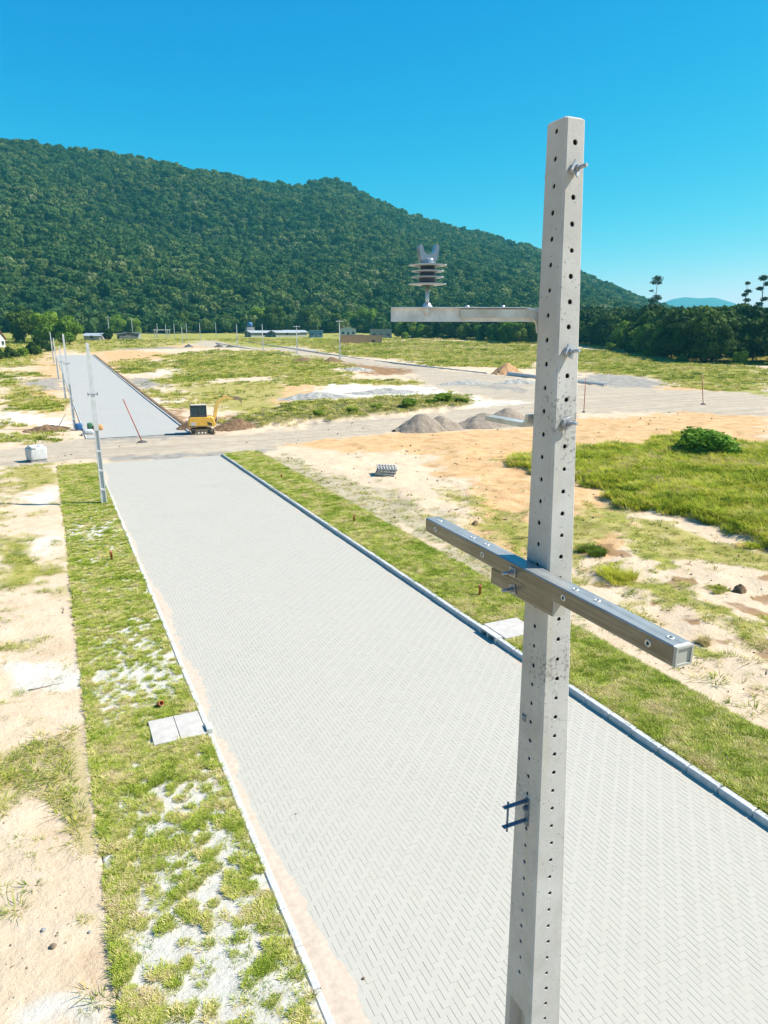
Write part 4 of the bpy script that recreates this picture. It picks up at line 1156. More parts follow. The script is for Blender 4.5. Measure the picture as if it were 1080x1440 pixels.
ZB = 9.06 - .05                         # local z of eye height
def nut_bolt(m, p, d, L=.035, r=.008, plate=.05, thick=.004, rot=.78):
    """square washer, nut and threaded end standing out along d"""
    d = Vector(d).normalized(); q = d.to_track_quat('Z', 'Y').to_matrix().to_4x4()
    M = Matrix.Translation(Vector(p)) @ q @ Matrix.Rotation(rot, 4, 'Z')
    m.box((0, 0, thick / 2), (plate, plate, thick), bev=.0008, M=M)
    ring = [M @ Vector((r * 1.75 * math.cos(k * math.pi / 3), r * 1.75 * math.sin(k * math.pi / 3), 0)) for k in range(6)]
    vs = [v + (M.to_3x3() @ Vector((0, 0, thick))) for v in ring] + [v + (M.to_3x3() @ Vector((0, 0, thick + .013))) for v in ring]
    m.add(vs, [tuple(range(6, 12))] + [(i, (i + 1) % 6, (i + 1) % 6 + 6, i + 6) for i in range(6)])
    m.tube([M @ Vector((0, 0, 0)), M @ Vector((0, 0, L))], r, 10)
for z, rt in ((.624, .95), (-.069, 1.15), (-.366, 1.75)):
    zz_ = ZB + z; cx, a, b = pc(zz_)
    m = MB(); nut_bolt(m, (cx - .008, -b - .017, zz_), (.20, -1, .10), .052, .0075, .048, .005, rt)
    m.tube([(cx - .01, b + .03, zz_), (cx - .01, -b - .002, zz_), (cx - .008, -b - .030, zz_)], .0075, 8)
    k = len(m.v); m.lathe([(.0, 0), (.019, 0), (.019, .006), (.012, .016), (.0, .016)], n=14); m.xf(Matrix.Translation((cx - .01, -b, zz_)) @ Vector((0, -1, 0)).to_track_quat('Z', 'Y').to_matrix().to_4x4(), k)
    m.lathe([(.0, .013), (.012, .011), (.016, .004), (.016, 0)], n=12) if False else None
    M = Matrix.Translation((cx - .01, b + .022, zz_)) @ Vector((0, 1, 0)).to_track_quat('Z', 'Y').to_matrix().to_4x4()
    k = len(m.v); m.lathe([(.0165, 0), (.0165, .004), (.012, .011), (.0, .014)], n=14); m.xf(M, k)
    m.build('bolt', BOLTM, pole)
# cross-arm: square fibre beam held against the left face
BEAM, nt_, p_, o_ = newmat('fibre_beam')
co = objco(nt_); mp = nt_.nodes.new('ShaderNodeMapping'); mp.inputs['Scale'].default_value = (60, 2.2, 60); nt_.links.new(co, mp.inputs['Vector'])
f1 = noise(nt_, 1.0, 6, .7, mp.outputs[0]); f2 = noise(nt_, 9, 4, .6, co)
nt_.links.new(ramp(nt_, math_(nt_, 'ADD', math_(nt_, 'MULTIPLY', f1, .7), math_(nt_, 'MULTIPLY', f2, .3)), [(.36, (.055, .048, .034)), (.5, (.115, .10, .075)), (.64, (.19, .172, .135))]), p_.inputs['Base Color'])
p_.inputs['Roughness'].default_value = .30; p_.inputs['Specular IOR Level'].default_value = 1.0
bump(nt_, p_, f1, .3, .003)
CAPM = simple('beam_end_cap', (.55, .54, .47), (.45, .44, .38), 8, .6, bmp=.1)
EYE = simple('steel_eyelet', (.62, .62, .58), (.5, .5, .46), 20, .45, .5, bmp=0)
bx = (1.82 + 1.905) / 2 - 2.19; L_ = 3.37 - 1.60
yc = (3.37 + 1.60) / 2 - 2.49; zc = ZB + (-1.043)
beam_rx = math.asin(.033 / L_)
Mb = Matrix.Translation((bx, yc, zc)) @ Matrix.Rotation(beam_rx, 4, 'X')
W2 = .0425; Hh = .0385
BEAMTOP = BEAM.copy(); BEAMTOP.name = 'fibre_painted_sunlight'  # lighter copy of the beam colours, paints sunlight onto its top face
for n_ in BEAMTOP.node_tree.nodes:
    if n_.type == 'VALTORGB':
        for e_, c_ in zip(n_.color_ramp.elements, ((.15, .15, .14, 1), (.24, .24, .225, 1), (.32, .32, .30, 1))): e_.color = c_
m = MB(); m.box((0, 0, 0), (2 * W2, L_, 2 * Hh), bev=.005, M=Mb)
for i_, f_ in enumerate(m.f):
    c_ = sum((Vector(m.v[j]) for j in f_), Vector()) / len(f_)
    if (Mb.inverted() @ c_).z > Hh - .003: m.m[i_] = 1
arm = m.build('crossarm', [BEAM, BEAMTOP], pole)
m = MB()
m.box((0, -L_ / 2 - .004, 0), (2 * W2 - .004, .008, 2 * Hh - .004), bev=.002, M=Mb)
for (c, d) in (((0, 0, Hh - .006), (2 * W2 - .008, .006, .008)), ((0, 0, -Hh + .006), (2 * W2 - .008, .006, .008)), ((-W2 + .007, 0, 0), (.008, .006, 2 * Hh - .021)), ((W2 - .007, 0, 0), (.008, .006, 2 * Hh - .021))):
    m.box((c[0], -L_ / 2 - .0105, c[2]), d, M=Mb)
m.build('end_cap', CAPM, arm)
def eyelet(M):
    m = MB(); k = len(m.v)
    m.lathe([(.0075, -.0005), (.0075, .0022), (.013, .0022), (.0145, .0004), (.0145, -.001)], n=20)
    m.lathe([(.0, .0006), (.0076, .0006)], n=20, mi=1); m.xf(M, k)
    m.build('eyelet', [EYE, DARKHOLE], arm)
for y in (-.80, -.50, .235, -.11 - .02, .60, .80):            # on the side facing the street lots
    pass
for s in (-.775, -.31, .30, .77): eyelet(Mb @ Matrix.Translation((-W2 - .0006, s, .002)) @ Vector((-1, 0, 0)).to_track_quat('Z', 'Y').to_matrix().to_4x4())
for s in (-.83, -.46, -.33, .33, .46, .80): eyelet(Mb @ Matrix.Translation((.0, s, Hh + .0006)))
# spacer block under the beam
m = MB(); m.box((bx + .006, (2.26 + 2.73) / 2 - 2.49, ZB - 1.125), (.066, .47, .080), bev=.004)
blk = m.build('spacer_block', BEAM, pole)
m = MB(); m.box((bx + .006, 2.26 - 2.49 - .004, ZB - 1.125), (.062, .007, .076), bev=.001); m.build('end_cap', CAPM, blk)
m = MB(); nut_bolt(m, (bx - W2 - .001, .058 - .02, ZB - 1.045), (-1, 0, 0), .058, .0075, .046, .004, 0.05); m.build('bolt', BOLTM, pole)
m = MB(); nut_bolt(m, (bx + .006 - .034, .075 - .02, ZB - 1.135), (-1, 0, 0), .058, .0075, .046, .004, 0.3); m.build('bolt', BOLTM, pole)
# insulator bracket: bent flat bar on the far face with an angle arm
def bent_bar(pts, w, t, rad, axis_y):
    """flat bar following pts in xz, width w along y, thickness t"""
    P = [Vector((x, 0, z)) for x, z in pts]; path = [P[0]]
    for i in range(1, len(P) - 1):
        a = (P[i - 1] - P[i]).normalized(); b = (P[i + 1] - P[i]).normalized()
        p0 = P[i] + a * rad; p1 = P[i] + b * rad
        for k in range(9):
            s = k / 8; path.append(p0 * (1 - s) ** 2 + P[i] * 2 * s * (1 - s) + p1 * s * s)
    path.append(P[-1]); vs = []; fs = []
    for i, q in enumerate(path):
        tg = (path[min(i + 1, len(path) - 1)] - path[max(i - 1, 0)]).normalized(); nrm = Vector((-tg.z, 0, tg.x))
        for a, b in ((-1, -1), (1, -1), (1, 1), (-1, 1)):
            v = q + nrm * (t / 2 * b); vs.append((v.x, axis_y + a * w / 2, v.z))
    n = len(path)
    for i in range(n - 1):
        for j in range(4): fs.append((i * 4 + j, i * 4 + (j + 1) % 4, i * 4 + 4 + (j + 1) % 4, i * 4 + 4 + j))
    fs.append((3, 2, 1, 0)); fs.append(tuple((n - 1) * 4 + j for j in range(4)))
    return vs, fs

zt_ = ZB + .108; cx, a_, b_ = pc(ZB); yb = b_ + .030
AX, AY = 1.946 - 2.19, yb                       # where the bracket stands against the far face
ROT = Matrix.Translation((AX, AY, 0)) @ Matrix.Rotation(R(-24.9), 4, 'Z')      # arm frame: local -x runs out along the arm
br = MB()
vs, fs = bent_bar([(-.345, zt_ - .022), (-.002, zt_ - .022), (.004, ZB + .005)], .030, .034, .062, 0)
br.add([ROT @ Vector(v) for v in vs], fs)
# foot of the bracket, bent away from the pole
k = len(br.v)
vs, fs = bent_bar([(-.335, ZB - .395), (.0, ZB - .395), (.0, ZB - .345)], .056, .022, .045, 0)
br.add([Matrix.Translation((1.932 - 2.19, b_ + .036, 0)) @ Matrix.Rotation(R(-90), 4, 'Z') @ Vector(v) for v in vs], fs)
br.box((1.955 - 2.19, b_ + .004, ZB - .13), (.05, .006, .52), bev=.001)
brk = br.build('insulator_bracket', ZINC, pole)
m = MB()
m.box((-.643 / 2 - .025, -.004, zt_ + .002), (.593, .046, .0045), bev=.0006, M=ROT)
m.box((-.643 / 2, .0215, zt_ - .027), (.643, .0045, .057), bev=.0006, M=ROT)
for t in (-.475, -.316, -.164):
    k = len(m.v); m.lathe([(.010, 0), (.010, .003), (.006, .008), (0, .009)], n=10); m.xf(ROT @ Matrix.Translation((t, -.004, zt_ + .004)), k)
m.build('angle_arm', GALV, brk)
PORC = simple('grey_porcelain', (.33, .40, .46), (.25, .31, .37), 5, .22, bmp=0, spec=.6)
CREAM = simple('cream_polymer_shed', (.52, .58, .60), (.45, .49, .49), 8, .35, bmp=0)
DGREY = simple('dark_polymer_core', (.05, .085, .13), (.035, .06, .10), 5, .4, bmp=0)
_p = ROT @ Vector((-.488, -.004, 0)); ix, iy = _p.x, _p.y
m = MB()
m.tube([(ix, iy, zt_ - .03), (ix, iy, zt_ + .10)], .0085, 10)
k = len(m.v); m.lathe([(.020, 0), (.020, .006), (.014, .016), (.010, .020)], n=16); m.xf(Matrix.Translation((ix, iy, zt_ + .0045)), k)
k = len(m.v); m.lathe([(.013, -.018), (.013, 0)], n=6, smooth=False); m.xf(Matrix.Translation((ix, iy, zt_ - .001)), k)
m.build('pin', GALV, brk)
zi = zt_ + .092
m = MB(); m.lathe([(.026, 0), (.033, .005), (.037, .018), (.035, .035), (.033, .052), (.031, .072), (.029, .084)], c=(ix, iy, zi), n=28); m.build('insulator_core', DGREY, brk)
for zz_, rr_ in ((.005, .080), (.033, .069), (.057, .069), (.081, .081)):
    m = MB(); m.lathe([(.028, zz_ - .0035), (rr_ * .7, zz_ - .0035), (rr_, zz_), (rr_, zz_ + .003), (rr_ * .6, zz_ + .0055), (.028, zz_ + .007)], c=(ix, iy, zi), n=40)
    m.build('insulator_shed', CREAM, brk)
m = MB()
m.lathe([(.033, .086), (.032, .100), (.030, .110), (.0, .112)], c=(ix, iy, zi), n=24)
sad = [(-.033, .100), (-.038, .120), (-.043, .150), (-.040, .163), (-.031, .164), (-.027, .152)] + [(-.025 * math.cos(t), .146 - .022 * math.sin(t)) for t in np.linspace(.1, math.pi - .1, 9)] + [(.027, .152), (.031, .164), (.040, .163), (.043, .150), (.038, .120), (.033, .100)]
m.prism([(x, z) for x, z in sad], -.026, .026, M=Matrix.Translation((ix, iy, zi)) @ Matrix.Rotation(R(-14), 4, 'Z'))
m.build('insulator_head', PORC, brk)
# secondary rack on the left face
RACK = simple('blue_grey_steel', (.12, .18, .24), (.08, .12, .17), 12, .45, .4, bmp=.1)
z0 = ZB - 2.235; z1 = ZB - 2.345
cx, a_, b_ = pc(z0); xf_ = cx - a_
m = MB()
m.box((xf_ - .003, -.012, (z0 + z1) / 2 - .01), (.005, .030, .155), bev=.001)
for z in (z0, z1): m.box((xf_ - .070, -.005, z - .004), (.136, .024, .006), bev=.001)
m.tube([(xf_ - .112, -.004, z0 + .02), (xf_ - .112, -.004, z1 - .035)], .0055, 8)
nut_bolt(m, (xf_ - .006, -.012, (z0 + z1) / 2 + .015), (-1, 0, 0), .02, .007, .022, .003, 0)
m.build('wire_rack', RACK, pole)
m = MB(); cx, a_, b_ = pc(ZB - 1.81); m.box((cx - a_ - .001, .045, ZB - 1.81), (.004, .026, .036), bev=.001)
m.tube([(cx - a_ - .001, .058, ZB - 1.79), (cx - a_ - .006, .05, ZB - 1.80), (cx - a_ - .006, .02, ZB - 1.787)], .002, 5)
m.build('tie_plate', RACK, pole)

# far poles: slender tapered shafts with a channelled lower half
def far_shaft(h, w0=.30, w1=.15, d0=.24, d1=.13, ch=.48):
    m = MB()
    def q(z): t = z / h; return (w0 + (w1 - w0) * t) / 2, (d0 + (d1 - d0) * t) / 2
    zc_ = h * ch
    def side(pts): m.add(pts, [(0, 1, 2, 3)])
    a0, b0 = q(0); a1, b1 = q(zc_); a2, b2 = q(h)
    for s in (-1, 1):
        side([(s * a0, -b0 * s, 0), (s * a0, b0 * s, 0), (s * a2, b2 * s, h), (s * a2, -b2 * s, h)])
        # upper plain part of the wide face
        side([(-a1 * s, b1 * s * -1 * -1 if False else s * b1, zc_), (a1 * s * -1 * -1, s * b1, zc_), (a2 * s, s * b2, h), (-a2 * s, s * b2, h)])
        U = .66; n = 4
        zs = [zc_ * (1 - i / n) for i in range(n + 1)]
        for i in range(n):
            zt2, zb2 = zs[i] - (.10 if i else .0), zs[i + 1]
            at, bt = q(zt2); ab, bb = q(zb2); d = .07
            T = lambda u, z, dep: (u * q(z)[0], s * (q(z)[1] - dep), z)
            for u0, u1 in ((-1, -U), (U, 1)): side([T(u0, zb2, 0), T(u1, zb2, 0), T(u1, zs[i], 0), T(u0, zs[i], 0)])
            if i: side([T(-U, zt2, 0), T(U, zt2, 0), T(U, zs[i], 0), T(-U, zs[i], 0)])
            side([T(-U * .9, zb2, d), T(U * .9, zb2, d), T(U * .9, zt2, d), T(-U * .9, zt2, d)])
            side([T(-U, zb2, 0), T(-U * .9, zb2, d), T(-U * .9, zt2, d), T(-U, zt2, 0)])
            side([T(U, zb2, 0), T(U * .9, zb2, d), T(U * .9, zt2, d), T(U, zt2, 0)])
            side([T(-U, zt2, 0), T(U, zt2, 0), T(U * .9, zt2, d), T(-U * .9, zt2, d)])
            side([T(-U, zb2, 0), T(U, zb2, 0), T(U * .9, zb2 + .02, d), T(-U * .9, zb2 + .02, d)])
    m.add([(-a2, -b2, h), (a2, -b2, h), (a2, b2, h), (-a2, b2, h)], [(0, 1, 2, 3)])
    bm = bmesh.new()
    me = bpy.data.meshes.new('t'); me.from_pydata(m.v, [], m.f); bm.from_mesh(me); bmesh.ops.remove_doubles(bm, verts=bm.verts, dist=.0005)
    bmesh.ops.recalc_face_normals(bm, faces=bm.faces); bm.to_mesh(me); bm.free(); me.materials.append(FARPOLE)
    return me
def far_pole(x, y, h, label, group, lean=(0, 0), hw=True, arm=False, me=None, rz=0):
    t = empty('utility_pole', (x, y, H(x, y) - .03), rz, label, 'utility pole', group)
    t.rotation_euler = (lean[1], lean[0], rz)
    s = bpy.data.objects.new('shaft', me); C.objects.link(s); s.parent = t
    k = h / 8.9; s.scale = (1, 1, k)
    if hw:
        m = MB(); m.box((0, -.115, h * .70), (.5, .02, .03), bev=.004)
        for dx in (-.12, .12): m.tube([(dx * .7, -.09, h * .70), (dx * 1.9, -.09, h * .70)], .02, 6); m.box((dx * 1.9, -.09, h * .70), (.05, .05, .16), bev=.01)
        m.build('wire_rack', RACK, t)
    if arm:
        m = MB(); m.box((0, -.16, h - .35), (2.0, .10, .10), bev=.01); m.build('crossarm', FARPOLE, t)
        for dx in (-.85, 0, .85):
            m = MB(); m.lathe([(.03, 0), (.07, .05), (.04, .10), (.08, .14), (.03, .22), (0, .22)], c=(dx, -.16, h - .30), n=8); m.build('insulator', PORC, t)
    return t
FM = far_shaft(8.9)
g1 = 'concrete poles along the left kerb of the street'
far_pole(2.09, 40.95, 8.8, 'second concrete pole, in a patch of dug brown earth at the kerb', g1, (-.009, 0), me=FM)
far_pole(1.84, 75.1, 9.0, 'concrete pole at the start of the far paving beside the sacks', g1, (-.02, 0), me=FM)
far_pole(1.81, 104.8, 6.9, 'concrete pole with darker foot, half way up the far paving', g1, (-.012, 0), me=FM)
far_pole(1.6, 137.1, 6.9, 'leaning concrete pole near the top of the far paving', g1, (-.02, 0), me=FM)
far_pole(1.5, 178.7, 6.9, 'last and smallest concrete pole by the orange bank', g1, (-.02, 0), me=FM)
g2 = 'concrete poles along the dirt side street'
for x, y, h, lab, ar in [(66.27, 168.65, 9.7, 'tallest pole of the side street, standing by the brown earth heap', True), (64.59, 197.3, 8.1, 'side street pole with a cross-arm in front of the blue house', True),
                     (62.3, 224.5, 8.0, 'plain side street pole in front of the pale sheds', False), (62.0, 256.7, 7.8, 'side street pole left of the blue water tank', False),
                     (46.87, 279.4, 6.5, 'slim pole standing apart near the small heaps of earth', False), (51.0, 323, 6.8, 'thin pole in the far row just right of the wooden frame', False),
                     (56, 322.2, 7.1, 'thin pole between two others in the middle of the far row', False), (61.5, 321.2, 7.1, 'thin far pole left of the gap before the sheds', False),
                     (75.6, 355, 6.4, 'thin far pole just left of the water tank', False), (47.8, 350.8, 6.4, 'most distant thin pole, left one of the farthest pair', False), (51.5, 350.2, 6.1, 'most distant thin pole, right one of the farthest pair', False)]:
    far_pole(x, y, h, lab, g2, hw=False, arm=ar, me=FM)
# ------------------------------------------------------------------ precast slabs, drain, pipe stubs
SLAB = simple('pale_slab', (.66, .61, .54), (.54, .49, .43), 4, .85, bmp=.25, bdist=.004)
for x, lab in ((1.60, 'square pale slab set in the turf, farther from the kerb'), (2.19, 'square pale slab set in the turf, touching the kerb')):
    m = MB(); m.box((0, 0, 0), (.578, 1.10, .07), bev=.008); o = m.build('concrete_slab', SLAB, loc=(x, 15.62, .085)); o.rotation_euler.z = .01 * (x - 2)
    tag(o, lab, 'slab', 'square slabs by the low kerb')
m = MB(); m.box((0, 0, 0), (1.25, 1.22, .07), bev=.008); o = m.build('concrete_slab', SLAB, loc=(12.30, 17.05, .155)); tag(o, 'pale slab behind the drain opening in the raised kerb', 'slab')
m = MB(); m.box((0, 0, .0), (.15, .30, .13), bev=.012)
o = m.build('marker_block', KERB, loc=(2.565, 15.25, .125)); tag(o, 'small grey block standing on the kerb at the slabs', 'concrete block')
# kerb inlet with two mouths
def inlet():
    m = MB(); y0, y1 = 16.56, 17.54; x0, x1 = 11.42, 11.635; zt, zb = .16, -.10
    def wall(ya, yb): m.box(((x0 + x1) / 2, (ya + yb) / 2, (zt + zb) / 2), (x1 - x0, yb - ya, zt - zb), bev=.006)
    wall(y0, y0 + .12); wall(y0 + .46, y0 + .53); wall(y1 - .12, y1)
    m.box(((x0 + x1) / 2, (y0 + y1) / 2, zt + .012), (x1 - x0 + .004, y1 - y0, .05), bev=.008)
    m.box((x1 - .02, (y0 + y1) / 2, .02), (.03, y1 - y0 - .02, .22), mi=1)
    return m.build('drain_inlet', [KERB, DARKHOLE])
tag(inlet(), 'kerb drain piece with two dark mouths in front of a slab', 'drain inlet')
PVC = simple('orange_pvc', (.62, .20, .07), (.50, .14, .05), 9, .45, bmp=.05)
def stub(x, y, h, label, tilt=(0, 0), z=.07, r=.045):
    m = MB(); m.lathe([(r * .8, .0), (r, 0), (r, h - .10), (r * 1.25, h - .095), (r * 1.25, h), (r * .95, h), (r * .9, h - .12)], n=16)
    o = m.build('pipe_stub', PVC, loc=(x, y, z - .02)); o.rotation_euler = (tilt[0], tilt[1], 0)
    return tag(o, label, 'pipe stub', 'orange pipe stubs in the planting strips')
stub(1.61, 29.95, .42, 'orange pipe stub upright in the turf by the low kerb', (0.05, -.05))
stub(1.66, 16.95, .22, 'broken orange pipe stub lying in the turf near the square slabs', (1.0, .5), z=.12, r=.055)
stub(12.82, 43.1, .34, 'smallest orange stub, at the far end behind the raised kerb', (.02, .03), .12)
stub(12.91, 31.3, .34, 'middle orange stub behind the raised kerb', (.0, .06), .12)
stub(13.02, 20.0, .42, 'nearest orange stub behind the raised kerb, left of the concrete pole', (.03, -.02), .12)
# red rods in concrete feet
RED = simple('red_painted_rod', (.55, .13, .06), (.42, .09, .05), 5, .5, bmp=0)
FOOT = simple('dark_base', (.13, .12, .11), (.07, .065, .06), 8, .9)
def rod(x, y, h, lean, label, base=.5):
    t = empty('marker_rod', (x, y, H(x, y)), 0, label, 'marker rod', 'red rods beside the dirt crossing')
    m = MB(); m.tube([(0, 0, 0), (lean[0], lean[1], h)], .045, 8); m.build('rod', RED, t)
    m = MB(); m.lathe([(base, -.05), (base * .8, .06), (base * .45, .15), (.08, .17), (0, .17)], n=14); m.build('foot', FOOT, t)
rod(6.8, 64.2, 3.75, (-1.25, .1), 'red rod leaning over the left end of the dirt crossing')
rod(56.05, 65.5, 3.9, (-.05, 0), 'thin red rod just right of the near concrete pole', .25)
rod(74.3, 64.7, 3.8, (-.45, .3), 'red rod leaning slightly, farthest right beside the dirt road', .4)
# ------------------------------------------------------------------ heaps
GRAVEL = simple('dark_gravel', (.50, .40, .30), (.24, .19, .145), 7, .95, bmp=.9, bdist=.08, lo=.3, hi=.7)
BROWNM = simple('brown_earth', (.34, .20, .10), (.12, .07, .035), 4, .95, bmp=.9, bdist=.08)
ORSAND = simple('orange_sand', (.62, .36, .17), (.46, .24, .10), 3, .95, bmp=.4, bdist=.05)
PALES = simple('pale_rubble', (.60, .57, .50), (.32, .30, .27), 5, .95, bmp=.9, bdist=.08)
def heap(name, x, y, rx, ry, h, mat, label, cat, rz=0, seed=0, rough=.28, group=None, sharp=1.0):
    n = 44; g = np.linspace(-1, 1, n); X, Y = np.meshgrid(g, g)
    q = np.sqrt(X ** 2 + Y ** 2); 
    q = q * (1 + (fbm(X * 2 + seed, Y * 2, 1, 3, seed) - .5) * .5)
    Z = np.clip(1 - q, 0, 1) ** sharp; Z = np.minimum(Z * 1.15, .93 + .07 * Z)
    Z = Z * h + (fbm(X * rx, Y * ry, .5, 4, seed + 5) - .5) * rough * np.clip(Z * 4, 0, 1) - .04
    Z = np.where(q >= 1, -.12, Z)
    X = X * rx; Y = Y * ry; c, s = math.cos(rz), math.sin(rz)
    wx_, wy_ = x + X * c - Y * s, y + X * s + Y * c
    base = terr(wx_, wy_) - float(terr(np.array(x), np.array(y)))
    ii = np.arange(n * n).reshape(n, n)
    F = np.stack([ii[:-1, :-1], ii[:-1, 1:], ii[1:, 1:], ii[1:, :-1]], -1).reshape(-1, 4)
    o = np_mesh(name, np.stack([(wx_ - x).ravel(), (wy_ - y).ravel(), (Z + base).ravel()], 1), F, mat, True)
    o.location = (x, y, H(x, y)); return tag(o, label, cat, group)
gg = 'gravel heaps beside the dirt crossing'
heap('gravel_heap', 32.3, 60.9, 2.6, 2.3, 1.65, GRAVEL, 'leftmost dark gravel heap, the front one of its pair', 'gravel heap', seed=3, group=gg)
heap('gravel_heap', 34.6, 61.2, 2.5, 2.1, 1.35, GRAVEL, 'dark gravel heap leaning against the leftmost one', 'gravel heap', seed=7, group=gg)
heap('gravel_heap', 39.6, 61.2, 3.3, 2.2, 1.35, GRAVEL, 'wide dark gravel heap behind the flat steel foot of the bracket', 'gravel heap', seed=12, group=gg)
heap('gravel_heap', 43.0, 62.0, 3.0, 2.4, 1.6, GRAVEL, 'dark gravel heap partly behind the near concrete pole', 'gravel heap', seed=17, group=gg)
heap('sand_heap', 79.85, 116, 3.0, 2.4, 2.0, ORSAND, 'pointed orange sand heap at the edge of the far green field', 'sand heap', seed=21)
heap('earth_heap', 16.3, 69.8, 2.5, 1.6, 1.15, BROWNM, 'rough brown heap of dug earth under the digger arm', 'earth heap', seed=31, rough=.4)
heap('earth_heap', 10.2, 0, .1, .1, .05, BROWNM, 'x', 'x') if False else None
for i, (x, y, h, l) in enumerate([(12.4, 71.2, 1.0, 'brown earth bank behind the digger cab'), (-.6, 75.6, .55, 'low brown earth mound left of the sacks'), (62, 163, 1.1, 'brown heap beside the tallest side street pole'),
                                  (56, 166, .9, 'brown heap left of the tallest side street pole')]):
    heap('earth_heap', x, y, 1.7 + i * .5, 1.2 + i * .4, h, BROWNM, l, 'earth heap', seed=40 + i, rough=.35)
for i, (x, y, rx, l) in enumerate([(33, 92, 5.5, 'pale rubble bank left end of the white strip'), (44, 93.5, 6.5, 'pale rubble bank in the middle of the white strip'), (62, 101, 5, 'grey rubble bank beside the far trench'), (70, 98, 4.5, 'grey rubble bank behind the near concrete pole'), (57, 136, 4, 'small pale rubble heap at the bend of the side street')]):
    heap('rubble_bank', x, y, rx, 1.6, .75, PALES, l, 'rubble bank', rz=-.25, seed=50 + i, rough=.55)
for i, (x, y, l) in enumerate([(55, 255, 'small dark earth heap left of the track'), (58.5, 253, 'small dark earth heap right of the track'), (46, 262, 'small dark earth heap by the slim pole')]):
    heap('earth_heap', x, y, 1.8, 1.3, 1.0, FOOT, l, 'earth heap', seed=70 + i, rough=.4)
# broken earth and roots on the near right lot
for i, (x, y, rx, l) in enumerate([(23.6, 15.8, 1.1, 'clod of dark broken earth at the right edge of the near lot'), (21.9, 16.6, .7, 'small dark clod of earth beside the green clump'), (18.6, 31.2, .9, 'lump of dug orange earth beyond the bright verge'), (18.2, 28.6, .6, 'dark root lump near the left end of the cross-arm')]):
    heap('earth_clod', x, y, rx * .55, rx * .35, .16 + .1 * (i % 2), BROWNM, l, 'earth clod', rz=.6, seed=80 + i, rough=.5)
def ridge(x0, x1, y0, y1, h, label, seed):
    nx, ny = 14, 320; X, Y = np.meshgrid(np.linspace(x0, x1, nx), np.linspace(y0, y1, ny)); u = (X - x0) / (x1 - x0)
    Z = h * np.sin(np.pi * u) * (.45 + 1.1 * fbm(X, Y, 1.6, 4, seed)) + (fbm(X, Y, .4, 3, seed + 1) - .5) * .18 * np.sin(np.pi * u) + terr(X, Y) - .06
    ii = np.arange(nx * ny).reshape(ny, nx); F = np.stack([ii[:-1, :-1], ii[:-1, 1:], ii[1:, 1:], ii[1:, :-1]], -1).reshape(-1, 4)
    tag(np_mesh('earth_bank', np.stack([X.ravel(), Y.ravel(), Z.ravel()], 1), F, BROWNM, True), label, 'earth bank')
ridge(11.67, 12.45, 70, 213, .20, 'long narrow bank of brown earth behind the kerb of the far paving', 95)
# ------------------------------------------------------------------ pallets, bags, beams
WOODG = simple('grey_wood', (.50, .49, .46), (.30, .29, .27), 6, .8, bmp=.2)
def pallet(x, y, z, rz, tilt, label, group=None, mat=WOODG, s=1.0):
    m = MB()
    for j in (-.45, 0, .45): m.box((0, j * s, .02), (1.1 * s, .09, .025)); m.box((0, j * s, .07), (1.1 * s, .07, .07))
    for i in range(7): m.box(((-.5 + i / 6) * s, 0, .118), (.11, 1.0 * s, .022), bev=.004)
    o = m.build('pallet', mat, loc=(x, y, z)); o.rotation_euler = (tilt[0], tilt[1], rz)
    return tag(o, label, 'pallet', group)
pz = H(19.4, 41.4)
for i, l in enumerate(['lowest of the three grey pallets stacked askew on the sand', 'middle one of the three grey pallets stacked on the sand', 'topmost of the three grey pallets stacked on the sand']):
    pallet(19.4 + .06 * i, 41.5 + .03 * i, pz + .10 + .155 * i, -.55 + .10 * i, (.10, .12 - .03 * i), l, 'grey pallets stacked on the sand', s=1.15)
WRAP = simple('white_bag_plastic', (.74, .74, .74), (.60, .60, .60), 6, .35, bmp=.6, bdist=.03)
def bag_mesh(sx, sy, sz, seed, e=.45):
    m = MB(); bm = bmesh.new(); bmesh.ops.create_icosphere(bm, subdivisions=3, radius=1)
    vs = []
    for v in bm.verts:
        c = v.co; p = Vector([math.copysign(abs(c[i]) ** e, c[i]) for i in range(3)])
        nz = float(fbm(np.array([c.x * 3 + seed]), np.array([c.y * 3 + c.z * 2.0]), 1, 3, seed)[0] - .5)
        vs.append((p.x * sx / 2 * (1 + nz * .2), p.y * sy / 2 * (1 + nz * .2), p.z * sz / 2 * (1 + nz * .25)))
    fs = [tuple(v.index for v in f.verts) for f in bm.faces]; bm.free(); m.add(vs, fs, 0, True); return m
pallet(-1.38, 57.9, H(-1.38, 57.9), .35, (0, 0), 'wooden pallet under the block of white bags', s=1.05)
t = empty('bag_stack', (-1.38, 57.9, H(-1.38, 57.9) + .14), .35, 'block of white bags wrapped in film on a pallet by the dirt road', 'bag stack')
m = bag_mesh(1.22, 1.1, .95, 3, .22); k = m.build('wrapped_bags', WRAP, t); k.location = (0, 0, .46)
for i, (x, y, z, r) in enumerate([(-.25, 0, 1.0, .1), (.3, .1, .96, .9), (-.3, -.3, .95, 1.4)]):
    k = bag_mesh(.62, .42, .2, 7 + i).build('bag', WRAP, t); k.location = (x, y, z); k.rotation_euler.z = r
pallet(2.75, 70.9, H(2.75, 70.9), .1, (0, 0), 'pale pallet beside the sacks at the start of the far paving', mat=SLAB, s=.9)
BLUE = simple('blue_plastic', (.05, .18, .40), (.03, .12, .30), 5, .4, bmp=.1)
GREENP = simple('green_cloth', (.06, .22, .10), (.04, .14, .07), 5, .7, bmp=.2)
ORP = simple('orange_cloth', (.70, .38, .14), (.55, .28, .10), 5, .7, bmp=.2)
o = bag_mesh(.9, .7, .42, 21).build('sack', WRAP, loc=(2.85, 70.9, H(2.75, 70.9) + .33)); tag(o, 'white sack lying on the pale pallet', 'sack')
